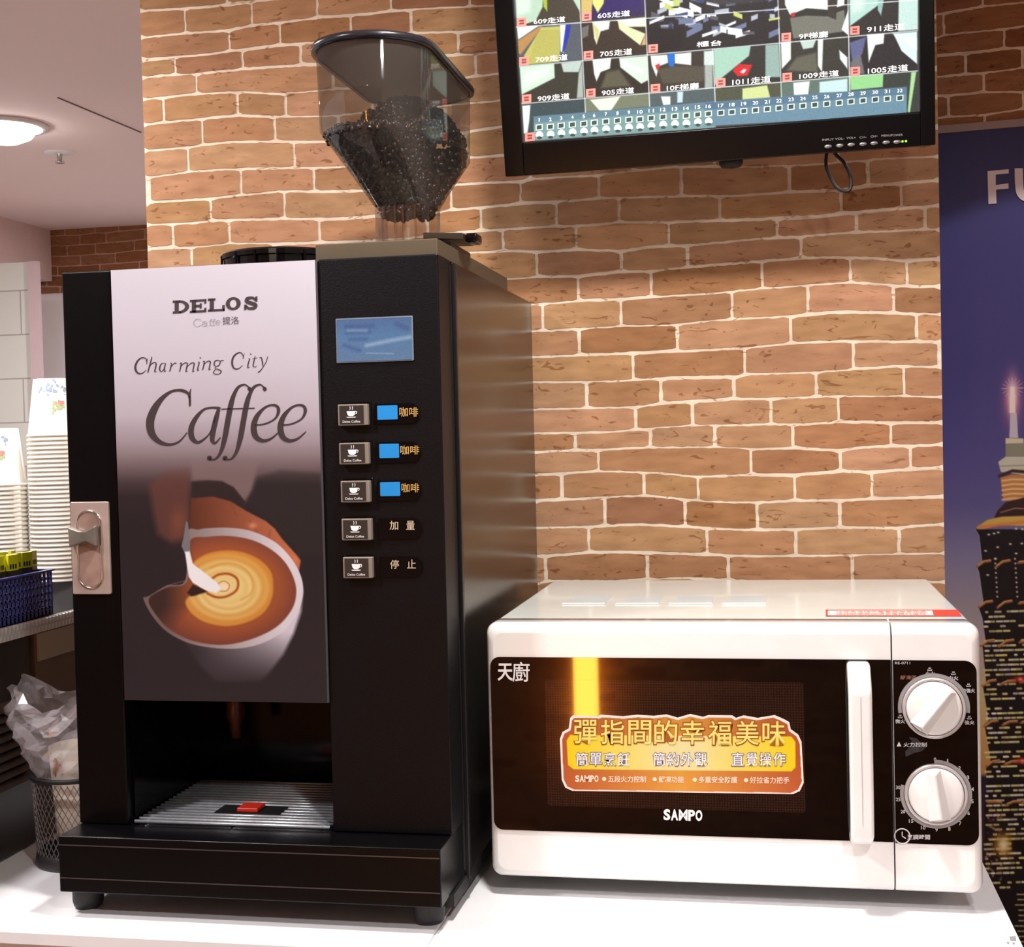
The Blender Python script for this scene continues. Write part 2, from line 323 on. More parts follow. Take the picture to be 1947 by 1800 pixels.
def brick_mesh(name, x0, x1, z0, z1, Y, scale=1.0, tint=(1, 1, 1), mort=(238, 222, 200), origin=(0, 0), M=None, seed=3, depth=.0006):
    """bricks as slightly raised irregular faces; M maps (x, y, z) of the flat wall into place"""
    rnd = random.Random(seed); vs = []; fs = []; cols = []
    M = M or (lambda x, y, z: (x, y, z))
    S = scale
    def addf(pts, col, y):
        n = len(vs); vs.extend(M(p[0], y, p[1]) for p in pts); fs.append(tuple(range(n, n+len(pts)))); cols.append((len(pts), col))
    addf([(x0, z0), (x1, z0), (x1, z1), (x0, z1)], lin(mort), Y)
    ux0, ux1 = (x0-origin[0])/S, (x1-origin[0])/S; uz0, uz1 = (z0-origin[1])/S, (z1-origin[1])/S
    i0 = int((.66-uz1)/.031)-4; i1 = int((.66-uz0)/.031)+4
    for i in range(i0, i1):
        k, r_ = divmod(i, 8); js = JX[r_]; J = []
        lo = int((ux0-.8)/PER)-2
        for q in range(lo, int((ux1+.8)/PER)+4): J += [j+DX8*k+PER*q for j in js]
        J = sorted(j for j in J if ux0-.3 < j < ux1+.3)
        for a, b in zip(J[:-1], J[1:]):
            hw = rnd.uniform(.0013, .0024); a2 = max(a+hw, ux0); b2 = min(b-hw, ux1)
            if b2-a2 < .004: continue
            n = max(4, int((b2-a2)/.006)); m1 = rnd.uniform(.0009, .0025); m2 = rnd.uniform(.0009, .0025)
            top = []; bot = []; lt = rnd.uniform(-.0015, .0015); rt = rnd.uniform(-.0015, .0015)
            for t in range(n+1):
                f = t/n; x = a2+(b2-a2)*f; e = min(f, 1-f)*(b2-a2); rd = .0016*max(0, 1-e/.004)
                zt = line_z(i, x)-m1-rd+rnd.gauss(0, .00028); zb = line_z(i+1, x)+m2+rd+rnd.gauss(0, .00028)
                top.append((x, zt)); bot.append((x, zb))
            zt0, zb0 = top[0][1], bot[0][1]
            if zt0 < uz0 or zb0 > uz1: continue
            mid = (zt0+zb0)/2
            left = [(a2+lt*.5 if a2 > ux0 else a2, mid+.003), (a2-lt*.5 if a2 > ux0 else a2, mid-.004)]
            right = [(b2-rt*.4 if b2 < ux1 else b2, mid-.004), (b2+rt*.4 if b2 < ux1 else b2, mid+.003)]
            pts = top[::-1]+left+bot+right
            pts = [(origin[0]+S*min(max(p[0], ux0), ux1), origin[1]+S*min(max(p[1], uz0), uz1)) for p in pts]
            if (i*7+int(a*50)) % 5 == 0: base = np.array((165, 120, 86))
            else: base = np.array((181, 138, 102))
            base = base+rnd.uniform(-9, 9)+np.array((rnd.uniform(-3, 3), rnd.uniform(-3, 3), rnd.uniform(-4, 4)))
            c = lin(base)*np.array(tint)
            addf(pts, c, Y-depth)
    me = bpy.data.meshes.new(name); me.from_pydata(vs, [], fs)
    at = me.color_attributes.new('print', 'FLOAT_COLOR', 'CORNER'); d = []
    for n, c in cols: d += [c[0], c[1], c[2], 1]*n
    at.data.foreach_set('color', d)
    me.materials.append(attr_mat('brick_wallpaper', .75, .15, grain=.22))
    o = bpy.data.objects.new(name, me); C.objects.link(o); return o
def plain(name, m, *boxes):
    b = MB()
    for q in boxes: b.box(*q)
    return struct(b.build(name, m))
wm = mat('plaster_pink_white', (232, 215, 210), .85, noise=(3, .03))
ceilm = mat('ceiling_paint', (240, 220, 216), .9, noise=(2, .03))
floorm = mat('floor_tile', (150, 140, 135), .5, noise=(5, .15))
struct(brick_mesh('wall_brick', XWL, XWR, FLOOR, CEIL, YW))
plain('wall_pillar', mat('pillar_edge', (205, 180, 160), .8), (XWL, XWR, YW+.0006, YW+.30, FLOOR, CEIL))
plain('ceiling', ceilm, (-4.5, 1.6, -2.6, 4.3, CEIL, CEIL+.06))
b = MB(); b.box(-4.5, -.9, -2.6, 4.3, FLOOR-.05, FLOOR, 0); b.box(-.9, 1.6, -2.6, 4.3, FLOOR-.05, FLOOR, 1); struct(b.build('floor', [mat('floor_bounce_pale', (214, 200, 194), .5, noise=(5, .1)), mat('floor_mirrored_dark', (52, 40, 36), .5, noise=(5, .15))]))  # unseen floor: pale part made to bounce light up, dark part for door reflection
YF = 4.0
bx0 = onY(97, 440, YF).x
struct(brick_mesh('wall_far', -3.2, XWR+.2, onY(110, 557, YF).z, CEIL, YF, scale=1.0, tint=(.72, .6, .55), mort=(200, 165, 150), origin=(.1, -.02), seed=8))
plain('wall_far_lower', mat('white_wall_panel', (248, 240, 242), .6, noise=(4, .06)), (-3.2, XWR+.4, YF+.003, YF+.1, FLOOR, CEIL))
# soffit box running along the left side of the room
zb = onY(97, 535, YF).z
plain('trim_1', mat('soffit_paint', (226, 200, 194), .85), (-4.4, bx0, .2, YF-.004, zb, CEIL))
# tiled partition at the far left, with a narrow return
tx = onY(58, 600, 3.55).x
tl = MB(); tl.box(-4.2, tx, 3.55, 3.56, FLOOR, zb-.001)
tile = bpy.data.materials.new('white_wall_tile'); tile.use_nodes = True
nt = tile.node_tree; bs = nt.nodes['Principled BSDF']; br = nt.nodes.new('ShaderNodeTexBrick'); tcn = nt.nodes.new('ShaderNodeTexCoord'); mpn = nt.nodes.new('ShaderNodeMapping')
mpn.inputs['Rotation'].default_value = (R(90), 0, 0); nt.links.new(tcn.outputs['Object'], mpn.inputs['Vector']); nt.links.new(mpn.outputs['Vector'], br.inputs['Vector'])
br.inputs['Scale'].default_value = 1; br.inputs['Brick Width'].default_value = .3; br.inputs['Row Height'].default_value = .125; br.inputs['Mortar Size'].default_value = .0025; br.inputs['Mortar Smooth'].default_value = .4
br.inputs['Color1'].default_value = L(212, 215, 208); br.inputs['Color2'].default_value = L(206, 208, 202); br.inputs['Mortar'].default_value = L(165, 160, 158); nt.links.new(br.outputs['Color'], bs.inputs['Base Color']); bs.inputs['Roughness'].default_value = .5
struct(tl.build('wall_left_tiled', tile))
rx = onY(75, 600, 3.54).x
plain('trim_2', mat('return_paint', (200, 178, 182), .7), (tx+.0005, rx, 3.54, 3.553, FLOOR, zb-.001))
struct(brick_mesh('wall_rear', -1.6, 4.5, FLOOR, CEIL, 0, tint=(.75, .6, .45), mort=(150, 110, 80), M=lambda x, y, z: (-x, -2.5-y, z), seed=12))
plain('wall_right', wm, (1.5, 1.6, -2.6, 4.3, FLOOR, CEIL))
# wall carrying the poster, turned a few degrees
PP = onY(1785, 256, 2.1); pa = R(-6.5); PU_ = Vector((math.cos(pa), math.sin(pa), 0)); PN = Vector((math.sin(pa), -math.cos(pa), 0))
def onPost(px, py): return onP(px, py, PP, PN)
def Mp(x, y, z): q = Vector((PP.x, PP.y, 0))+PU_*x-PN*y; return (q.x, q.y, z)
wr = brick_mesh('wall_back_right', -.12, 1.2, FLOOR, CEIL, .012, scale=1.0, tint=(.8, .72, .66), M=Mp, origin=(.05, .012), seed=5)
struct(wr)
# poster
POSTER = attr_mat('poster_print', .45, .3)
rng = np.random.default_rng(5)
def paint_poster(X, Y):
    p = Paint(X, Y, (60, 55, 115))
    p.vgrad([(250, (42, 38, 88)), (400, (52, 50, 108)), (700, (66, 62, 128)), (850, (86, 80, 148)), (960, (104, 98, 158)), (1060, (142, 138, 176)), (1170, (176, 166, 176)), (1250, (196, 178, 172)), (1330, (214, 196, 140)), (1400, (216, 170, 104)), (1470, (200, 150, 90)), (1478, (40, 36, 60)), (1600, (62, 42, 50)), (1800, (26, 26, 34))])
    # spire glow, spire
    p.blob(1925, 760, 17, 42, (214, 110, 150), .85); p.blob(1925, 755, 9, 34, (255, 235, 235), 1)
    for a in range(0, 180, 22):
        c, s = math.cos(R(a)), math.sin(R(a)); p.line([(1925-20*c, 738-20*s), (1925+20*c, 738+20*s)], 1.2, (235, 205, 215), 1, .6)
    p.poly([(1921, 735), (1929, 735), (1931, 785), (1919, 785)], (250, 235, 230), 1)
    p.poly([(1921, 785), (1933, 785), (1936, 833), (1919, 833)], (208, 202, 218), 1)
    p.poly([(1912, 836), (1920, 832), (1945, 833), (1950, 845), (1950, 868), (1912, 868)], (150, 150, 132), 1)
    p.poly([(1912, 833), (1946, 834), (1945, 842), (1912, 843)], (226, 218, 190), 1)
    p.poly([(1898, 878), (1912, 868), (1960, 868), (1960, 905), (1903, 897)], (214, 214, 196), 1)
    p.line([(1900, 886), (1960, 884)], 1.5, (150, 145, 130)); p.line([(1900, 905), (1925, 895), (1960, 898)], 6, (70, 42, 34))
    p.poly([(1902, 908), (1925, 902), (1960, 904), (1960, 952), (1908, 952)], (214, 142, 78), 1)
    for y in range(912, 950, 9): p.line([(1906, y+2), (1925, y-1), (1960, y)], 3.5, (248, 214, 160))
    p.poly([(1897, 970), (1912, 955), (1960, 942), (1985, 960), (1992, 985), (1890, 984)], (60, 38, 40), 1)
    p.line([(1903, 974), (1930, 966), (1960, 968)], 1.5, (210, 150, 130))
    p.poly([(1857, 1002), (1878, 988), (1905, 982), (1960, 980), (2020, 1004), (1960, 1000), (1900, 998), (1860, 1008)], (226, 190, 90), 1.5)
    for x in range(1862, 1950, 6): p.blob(x, 1003-(x-1857)*.12, 3, 3.5, (240, 130, 80), .9)
    edge = [(1855, 1006), (1862, 1018), (1868, 1070), (1858, 1078), (1862, 1088), (1870, 1145), (1861, 1155), (1868, 1175), (1874, 1218), (1868, 1226), (1875, 1295), (1869, 1304), (1880, 1370), (1872, 1377), (1884, 1448), (1875, 1455), (1878, 1520), (1872, 1530), (1872, 1820)]
    p.poly(edge+[(3880-q[0], q[1]) for q in edge[::-1]], (30, 22, 26), 1)
    p.line([(q[0]-1, q[1]) for q in edge[:10]], 1.2, (190, 170, 190), 1, .7)
    # window lights
    y = 1152.
    r_ = np.random.default_rng(7)
    for k, y in enumerate(list(np.arange(1152, 1700, 9.2))):
        x = 1872+max(0, (y-1660)*.5) + 6*r_.random(); lit = r_.random() < .86
        while x < 2008:
            wd = r_.uniform(2, 11)
            if lit and r_.random() < .72: p.line([(x, y+(1950-x)*.03), (x+wd, y+(1950-x-wd)*.03)], 4.2, (240, 232, 150) if r_.random() < .6 else (252, 248, 225), .9, r_.uniform(.7, 1))
            x += wd+r_.uniform(1.5, 6)
    for y in np.arange(1700, 1800, 10):
        x = 1930+r_.random()*8
        while x < 1950: p.line([(x, y), (x+6, y)], 2.5, (236, 226, 150), 1.1, .8); x += 9
    for x0 in (1892, 1930):
        for y in range(1062, 1140, 9): p.blob(x0+(y-1062)*.06, y, 1.8, 1.8, (255, 250, 235), 1)
    for x, y in ((1880, 1016), (1890, 1014), (1898, 1012), (1874, 1047), (1897, 1040), (1921, 1034), (1932, 1005), (1944, 1006), (1943, 1033), (1878, 1093), (1932, 1052), (1893, 1062)): p.blob(x, y, 2.6, 1.8, (255, 250, 240), 1)
    for y in (1066, 1143, 1217, 1293, 1370, 1446, 1522):
        dx = (y-1066)*.045
        for a, b, hh in ((1858+dx, 1883+dx, 5 if y < 1500 else -3), (1893+dx, 1920+dx, 6 if y < 1290 else 2), (1936+dx*.4, 1962, -2), (1972-dx, 1990-dx, 3)):
            p.line([(a, y+hh+6), ((a+b)/2, y+2), (b, y+2-hh*.4)], 4.5, (176, 112, 66), 1.2)
            p.line([(a+2, y+hh+3), ((a+b)/2, y), (b, y-hh*.4)], 1.8, (240, 190, 120), 1)
    for x, y in ((1940, 1291), (1944, 1446)): p.blob(x, y, 14, 6, (225, 50, 40), .9); p.blob(x, y, 4, 3, (255, 170, 150), 1)
    # low city glow and big lamp
    for _ in range(60):
        p.blob(r_.uniform(1872, 1905), r_.uniform(1535, 1680), 2.2, 2.2, [(200, 130, 130), (235, 190, 170), (120, 70, 90)][int(r_.integers(3))], .7)
    p.blob(1908, 1606, 17, 20, (236, 170, 50), .95); p.blob(1908, 1606, 9, 12, (255, 246, 215), 1)
    p.poly([(1924, 1598), (1984, 1600), (1984, 1618), (1924, 1616)], (28, 18, 14), 1.5)
    return p.c
pt_ = onPost(1947, 245)
poster = thing('poster', 'tall night poster of a lit skyscraper under blue sky on the right brick wall', 'poster')
p00 = Vector(Mp(-.06, -.002, .857)); 
pan = MB(); a0 = Mp(-.06, -.0015, 0); 
fr = [Mp(-.06, -.0015, -1.0), Mp(.62, -.0015, -1.0), Mp(.62, -.0015, .857), Mp(-.06, -.0015, .857)]
bk = [Mp(-.06, .010, -1.0), Mp(.62, .010, -1.0), Mp(.62, .010, .857), Mp(-.06, .010, .857)]
pan.hexa(fr, bk); pan.build('backing_board', mat('poster_board', (40, 38, 70), .5), poster)
A_ = Vector(Mp(-.055, -.002, .857)); 
print_grid('printed_picture', A_, Vector(Mp(.615, -.002, .857))-A_, Vector((0, 0, -1.25)), 700, 1300, paint_poster, POSTER, poster)
tb = MB(); tb.hexa([Mp(-.06, -.006, .857), Mp(.62, -.006, .857), Mp(.62, -.006, .868), Mp(-.06, -.006, .868)], [Mp(-.06, .011, .857), Mp(.62, .011, .857), Mp(.62, .011, .868), Mp(-.06, .011, .868)])
tb.build('top_rail', mat('rail_grey', (150, 130, 128), .5), poster)
lt = MB(); pf = lambda x, y: onPost(x, y)+PN*.004
s = 7.2; q = lambda a, b: (1767+a/s, 170+b/s)
poly(lt, [q(*z) for z in [(795, 1125), (1085, 1098), (1085, 1155), (908, 1172), (908, 1315), (1080, 1290), (1083, 1362), (912, 1378), (918, 1565), (808, 1573)]], pf)
ribbon(lt, [q(1222, 1085)+(15.5,), q(1228, 1300)+(15.5,), q(1250, 1430)+(15,), q(1330, 1490)+(14,), q(1440, 1470)+(14,), q(1500, 1350)+(15,), q(1505, 1070)+(15.5,)], pf)
lt.build('lettering', mat('poster_letter', (218, 206, 212), .5), poster)
# ================================================================== COUNTER
cxl = -2.2; xs_ = -.297
ct = thing('counter', 'white counter with pinkish front under the coffee machine', 'counter')
b = MB(); b.box(cxl, xs_, 1.0875, YW-.001, -.010, 0); b.build('worktop', WTOP, ct, bevel=.0015)
b = MB(); b.box(cxl+.01, xs_-.001, 1.092, YW-.001, FLOOR, -.0102); b.build('cabinet_front', PINK, ct, bevel=.001)
b = MB(); b.box(cxl, xs_-.002, 1.0865, 1.0872, -.0105, -.0005); b.build('edge_band', WTOP, ct)
ct2 = thing('counter', 'white counter unit with worktop edge reaching forward under the microwave', 'counter')
b = MB(); b.box(xs_+.0008, .193, 1.045, YW-.001, -.018, 0); b.build('worktop', WTOP, ct2, bevel=.0015)
b = MB(); b.box(xs_+.003, .188, 1.052, YW-.001, FLOOR, -.0183); b.build('cabinet_front', WTOP, ct2, bevel=.001)
rs = MB(); to = lambda x, y: onZ(x, y, .0004)
for pts in ([(1919, 1780), (1931, 1779), (1932, 1788), (1921, 1787)], [(1913, 1790), (1919, 1791), (1917, 1795)], [(1924, 1791), (1930, 1792), (1928, 1796)]): poly(rs, pts, to)
tag(rs.build('adhesive_residue', mat('residue_grey', (150, 148, 148), .7)), 'small grey patch of glue residue at the right counter corner', 'residue')
# ================================================================== COFFEE MACHINE
F_ = 1.1639; ML, MR = -.646, -.287; MT = .590; BT = .0752; YB = 1.628; YD = 1.2095
cmc = thing('coffee_machine', 'tall black bean-to-cup coffee machine with white and dark coffee picture door', 'coffee machine', loc=(0, 0, 0))
fp = lambda x, y, o=0: onY(x, y, F_-o)
PXL, PXR = -.596, -.398          # picture panel between the two black strips
PB = .1925                        # its lower edge
nd = 1.325                        # back of the cup niche
b = MB()
b.box(ML+.004, MR+.0005, nd+.012, YB, .012, MT-.001)
b.box(ML+.004, PXL, YD+.004, nd+.012, .012, MT-.001)
b.box(PXR, MR+.0005, YD+.004, nd+.012, .012, MT-.001)
b.box(PXL, PXR, YD+.004, nd+.012, PB+.01, MT-.001)
b.box(PXL, PXR, YD+.004, nd+.012, .012, BT-.012)
b.build('housing', SIDE, cmc)
b = MB(); b.box(ML, PXL-.001, F_, YD, BT+.0005, MT); dl = b.build('door_frame_strip', BLK, cmc, bevel=.0015)
b = MB(); b.box(PXL-.001, PXR, F_+.004, YD, PB+.001, MT); b.build('door_core', BLKM, cmc)
b = MB(); b.box(PXR+.0004, MR, F_, YD, BT+.0005, MT); ctl = b.build('control_panel', BLKP, cmc, bevel=.0015)
b = MB(); b.box(MR-.012, MR-.0005, YD, YD+.004, .03, MT-.004); b.build('door_gasket', BLKM, cmc)
b = MB(); b.box(MR-.002, MR+.0035, YD+.0045, YD+.0125, .02, MT-.002); b.build('hinge_rail', mat('rail_dark', (34, 32, 34), .3, metal=.4), cmc, bevel=.001)
b = MB(); b.box(PXL, PXR, nd, nd+.008, BT, PB+.002); b.box(PXL-.0005, PXL+.0015, F_+.01, nd, BT, PB); b.box(PXR-.0015, PXR+.0005, F_+.01, nd, BT, PB); b.box(PXL, PXR, F_+.02, nd, PB-.001, PB+.001)
b.build('cup_niche', BLKG, cmc)
b = MB(); xc = onY(432, 1340, 1.25).x
b.lathe([(.001, .135), (.0045, .135), (.006, .150), (.009, .156), (.009, PB+.001), (.001, PB+.001)], xc, 1.27, 24)
b.build('nozzle_reflection', mat('nozzle_reflection_brown', (92, 50, 38), .35, spec=.6), cmc, smooth=True)  # brown solid standing in for a reflection at the back of the niche
# picture panel ------------------------------------------------------
def paint_panel(X, Y):
    p = Paint(X, Y, (200, 195, 205))
    p.vgrad([(500, (214, 209, 220)), (600, (208, 202, 214)), (700, (201, 194, 205)), (790, (188, 178, 188)), (840, (160, 146, 154)), (880, (114, 96, 100)), (910, (76, 61, 63)), (945, (48, 38, 41)), (1000, (42, 34, 38)), (1340, (48, 41, 46))])
    T = lambda pts: [(200+x/3.6, 860+y/3.6) for x, y in pts]
    P = lambda pts, col, soft=1.2, sm=False, a=1: p.poly(T(pts), col, soft, sm, a)
    # sleeve and arms in the fade
    P([(590, 60), (1050, 60), (1010, 260), (950, 345), (870, 240), (760, 200), (590, 190)], (134, 112, 112), 5, a=.8)
    P([(590, 200), (700, 190), (800, 195), (880, 240), (965, 345), (940, 355), (860, 310), (760, 300), (590, 312)], (48, 38, 38), 2)
    P([(980, 340), (1040, 170), (1200, 120), (1480, 140), (1490, 700), (1340, 700), (1100, 440)], (46, 40, 42), 5)
    P([(300, 220), (420, 120), (575, 110), (582, 450), (545, 590), (450, 615), (360, 560), (330, 420)], (98, 60, 54), 7, a=.85)
    p.blob(200+500/3.6, 860+480/3.6, 16, 30, (128, 76, 56), .7)
    # right hand
    def hand(x, y):
        t = np.clip((x-365)/190, 0, 1)[:, None]; return np.array((96, 52, 38))*(1-t)+np.array((196, 112, 78))*t
    P([(590, 312), (740, 302), (860, 335), (965, 400), (1100, 470), (1160, 520), (1210, 590), (1300, 690), (1338, 740), (1325, 815), (1200, 700), (1000, 580), (800, 530), (575, 560)], hand, 1.8)
    for a_, b_ in (((860, 350), (900, 430)), ((990, 470), (1040, 540)), ((1130, 530), (1120, 600))): p.line(T([a_, b_]), 2, (120, 62, 42), 2, .5)
    p.blob(200+1010/3.6, 860+500/3.6, 8, 6, (226, 150, 116), .7); p.blob(200+1300/3.6, 860+730/3.6, 6, 7, (214, 128, 92), .6)
    # cup body below the rim
    def body(x, y):
        cx = (x-200)*3.6; cy = (y-860)*3.6; t = np.clip((cx-620)/600, 0, 1)*np.clip((1560-cy)/330, 0, 1); t = t[:, None]
        return np.array((58, 50, 55))*(1-t)+np.array((212, 204, 216))*t
    P([(540, 1290), (800, 1300), (1050, 1270), (1250, 1150), (1350, 950), (1340, 1090), (1290, 1240), (1220, 1380), (1120, 1510), (1060, 1570), (760, 1570), (620, 1420)], body, 4)
    rim = [(560, 552), (640, 528), (700, 518), (850, 515), (1000, 538), (1150, 605), (1250, 695), (1320, 800), (1353, 900), (1350, 1000), (1305, 1120), (1210, 1230), (1060, 1310), (900, 1342), (720, 1335), (560, 1300), (420, 1225), (320, 1115), (262, 1000), (300, 985), (420, 912), (550, 872)]
    def rimc(x, y):
        cx = (x-200)*3.6; t = np.clip((cx-420)/800, 0, 1)[:, None]; return np.array((118, 98, 92))*(1-t)+np.array((222, 214, 222))*t
    P(rim, rimc, 1.2, True)
    cof = [(575, 612), (700, 578), (850, 572), (1000, 598), (1130, 660), (1230, 750), (1290, 860), (1308, 960), (1280, 1070), (1190, 1180), (1060, 1255), (900, 1305), (760, 1316), (595, 1288), (458, 1222), (362, 1130), (298, 1004), (420, 925), (560, 882)]
    def cofc(x, y):
        cx = (x-200)*3.6; cy = (y-860)*3.6
        t = np.clip((cx-400)/220+np.clip((cy-1050)/260, 0, .6), 0, 1)[:, None]
        r_ = np.hypot((cx-830)/480, (cy-930)/370); g = np.clip((r_-.75)/.3, 0, 1)[:, None]
        red = np.array((158, 84, 52))*(1-g)+np.array((122, 66, 54))*g
        return np.array((62, 42, 40))*(1-t)+red*t
    P(cof, cofc, 1.5, True)
    p.line(T([(265, 1000), (300, 985), (420, 912), (550, 876)]), 1.2, (120, 100, 92), 1)
    crm = [(600, 760), (680, 700), (800, 672), (930, 680), (1050, 730), (1130, 810), (1150, 900), (1140, 1000), (1080, 1100), (960, 1165), (820, 1188), (680, 1160), (590, 1100), (550, 1030), (575, 985), (640, 960), (640, 800)]
    def cream(x, y):
        cx = (x-200)*3.6; cy = (y-860)*3.6; r_ = np.hypot((cx-830)/320, (cy-930)/250); an = np.arctan2(cy-930, cx-830)
        t = np.clip((1.0-r_)*2.6, 0, 1)[:, None]; c = np.array((214, 146, 62))*(1-t)+np.array((232, 204, 132))*t
        st = (.5+.5*np.sin(r_*34+an*1.0))*np.clip((r_-.28)*3, 0, 1)*.32; st = st[:, None]
        return c*(1-st)+np.array((196, 124, 50))*st
    P(crm, cream, 2.2, True)
    fade = np.clip((922-Y)/62, 0, 1); g0 = np.stack([np.interp(Y, [500, 600, 700, 790, 840, 880, 922], q_) for q_ in ((214, 208, 201, 188, 160, 126, 96), (209, 202, 194, 178, 146, 108, 78), (220, 214, 205, 188, 154, 110, 80))], -1); p.c = p.c*(1-fade[:, None])+g0*fade[:, None]
    # brown spiral around the milk entry
    sp = [(700, 965), (760, 990), (830, 985), (900, 940), (905, 870), (850, 832), (780, 835), (735, 860)]
    p.line([tuple(q_) for q_ in catmull(T(sp), 6)], 4.5, (170, 84, 40), 1.5)
    p.line([tuple(q_) for q_ in catmull(T([(720, 790), (780, 765), (870, 760), (960, 800), (1010, 880), (1000, 960), (930, 1010)]), 6)], 3, (206, 150, 74), 2, .7)
    p.blob(200+810/3.6, 860+920/3.6, 12, 10, (244, 226, 196), .9)
    p.line([tuple(q_) for q_ in catmull(T([(770, 900), (810, 880), (850, 905), (835, 945), (790, 950)]), 5)], 2, (190, 110, 66), 1, .8)
    P([(700, 955), (590, 985), (560, 960), (600, 905), (690, 940)], (52, 34, 30), 2)
    P([(553, 470), (566, 480), (580, 600), (582, 690), (545, 690), (522, 640), (535, 590)], (120, 116, 122), 1)
    P([(545, 680), (578, 676), (600, 760), (690, 830), (765, 890), (792, 930), (760, 962), (690, 944), (600, 892), (572, 850)], (240, 238, 242), 1.3)
    return p.c
panel_bt = lambda x: PB
pp = MB(); pp.hexa([(PXL+.0012, F_-.0035, PB+.0006), (PXR-.0004, F_-.0035, PB+.0006), (PXR-.0004, F_-.0035, MT-.0006), (PXL+.0012, F_-.0035, MT-.0006)],
                   [(PXL, F_+.0035, PB), (PXR, F_+.0035, PB), (PXR, F_+.0035, MT), (PXL, F_+.0035, MT)])
panel = pp.build('picture_panel', mat('panel_edge', (88, 82, 86), .3), cmc)
pl(panel, 'printed front panel showing latte art being poured')
A_ = Vector((PXL+.0013, F_-.0037, MT-.0008))
pg = print_grid('printed_picture', A_, Vector((PXR-PXL-.0018, 0, 0)), Vector((0, 0, -(MT-PB-.0016))), 400, 800, paint_panel, attr_mat('panel_print', .35, .25, coat=.12), panel, scale=.75)
lt = MB(); fq = lambda x, y: onY(x, y, F_-.0040)
cs = 4.2857; Q = lambda x, y: fq(200+x/cs, 500+y/cs)
# DELOS, slab letters
def PQ(pts): poly(lt, pts, Q)
def slab(letter, x, y, w_, h, sl):   # baseline skew sl = dy per dx
    t = h*.27; k = lambda u, v: (x+u+v*.0, y+v+u*sl)
    def rc(u0, v0, u1, v1): PQ([k(u0, v0), k(u1, v0), k(u1, v1), k(u0, v1)])
    if letter in 'DEL':
        rc(w_*.12, 0, w_*.12+t*1.15, h); rc(0, 0, w_*.45, t*.62); rc(0, h-t*.62, w_*.5, h)
    if letter == 'E':
        rc(w_*.3, 0, w_, t*.62); rc(w_-t*.6, 0, w_, h*.34); rc(w_*.3, h-t*.62, w_, h); rc(w_-t*.6, h*.66, w_, h); rc(w_*.3, h*.4, w_*.72, h*.6); rc(w_*.6, h*.3, w_*.72, h*.7)
    if letter == 'L': rc(w_*.3, h-t*.62, w_, h); rc(w_-t*.7, h*.55, w_, h)
    if letter in 'DO':
        n = 24; cx, rx = (w_*.36, w_*.64) if letter == 'D' else (w_*.5, w_*.5); a0, a1 = (-90, 90) if letter == 'D' else (0, 360)
        o_ = []; i_ = []
        for q_ in range(n+1):
            a = R(a0+(a1-a0)*q_/n); o_.append((cx+rx*math.cos(a), h/2+h/2*math.sin(a))); i_.append((cx+max(rx-t*1.15, 1)*math.cos(a), h/2+(h/2-t*.66)*math.sin(a)))
        for q_ in range(n): PQ([k(*o_[q_]), k(*o_[q_+1]), k(*i_[q_+1]), k(*i_[q_])])
    if letter == 'S':
        ribbon(lt, [k(w_*.86, h*.3)+(t*.8,), k(w_*.6, h*.1)+(t*.75,), k(w_*.25, h*.14)+(t*.95,), k(w_*.2, h*.36)+(t*1.05,), k(w_*.5, h*.5)+(t*1.1,), k(w_*.82, h*.66)+(t*1.05,), k(w_*.72, h*.88)+(t*.9,), k(w_*.35, h*.9)+(t*.75,), k(w_*.12, h*.7)+(t*.8,)], Q)
        rc(w_*.8, 0, w_*.95, h*.4); rc(w_*.02, h*.6, w_*.17, h)
for ch, x, y, w_ in (('D', 550, 306, 134), ('E', 690, 300, 134), ('L', 836, 290, 138), ('O', 982, 280, 122), ('S', 1130, 276, 116)): slab(ch, x, y, w_, 106, -.05)
# Caffee (large italic)
rb = lambda pts, ws=1.0: ribbon(lt, pts, Q, ws=ws)
rb([(700, 1022, 4), (690, 1060, 14), (690, 1155, 16), (684, 1160, 4)]); 
rb([(690, 1140, 8), (680, 1070, 20), (640, 1042, 26), (590, 1036, 20), (530, 1050, 22), (460, 1105, 38), (400, 1190, 58), (366, 1290, 66), (380, 1390, 58), (440, 1455, 38), (520, 1478, 22), (600, 1455, 14), (668, 1380, 8)])
# a
rb([(920, 1180, 20), (860, 1178, 16), (800, 1195, 18), (740, 1260, 34), (702, 1340, 44), (706, 1420, 44), (752, 1460, 26), (810, 1430, 14), (860, 1370, 10), (905, 1240, 10)])
rb([(930, 1172, 22), (905, 1260, 40), (880, 1370, 42), (872, 1440, 36), (895, 1466, 18), (940, 1420, 8)])
# f f
def ff(dx, top):
    rb([(848+dx, 1582, 42), (862+dx, 1600, 14), (905+dx, 1590, 16), (945+dx, 1530, 28), (975+dx, 1420, 42), (1000+dx, 1280, 44), (1025+dx, 1150, 42), (1050+dx, 1070, 32), (1085+dx, 1010, 22), (1130+dx, 990, 14), (top-20, 1000, 12), (top, 1022, 14)])
    rb([(top-16, 1026, 12), (top, 1026, 38), (top+16, 1026, 12)])
    rb([(830+dx, 1590, 22), (850+dx, 1588, 40), (868+dx, 1584, 20)])
ff(0, 1176); ff(127, 1300)
rb([(945, 1190, 9), (1080, 1186, 9), (1218, 1182, 9)])
# e e
for dx in (0, 218):
    rb([(1222+dx, 1318, 12), (1300+dx, 1310, 12), (1380+dx, 1270, 14), (1412+dx, 1210, 26), (1398+dx, 1165, 22), (1345+dx, 1158, 16), (1290+dx, 1185, 20), (1235+dx, 1250, 38), (1210+dx, 1330, 48), (1225+dx, 1410, 46), (1280+dx, 1446, 30), (1350+dx, 1430, 16), (1418+dx, 1372, 8)])
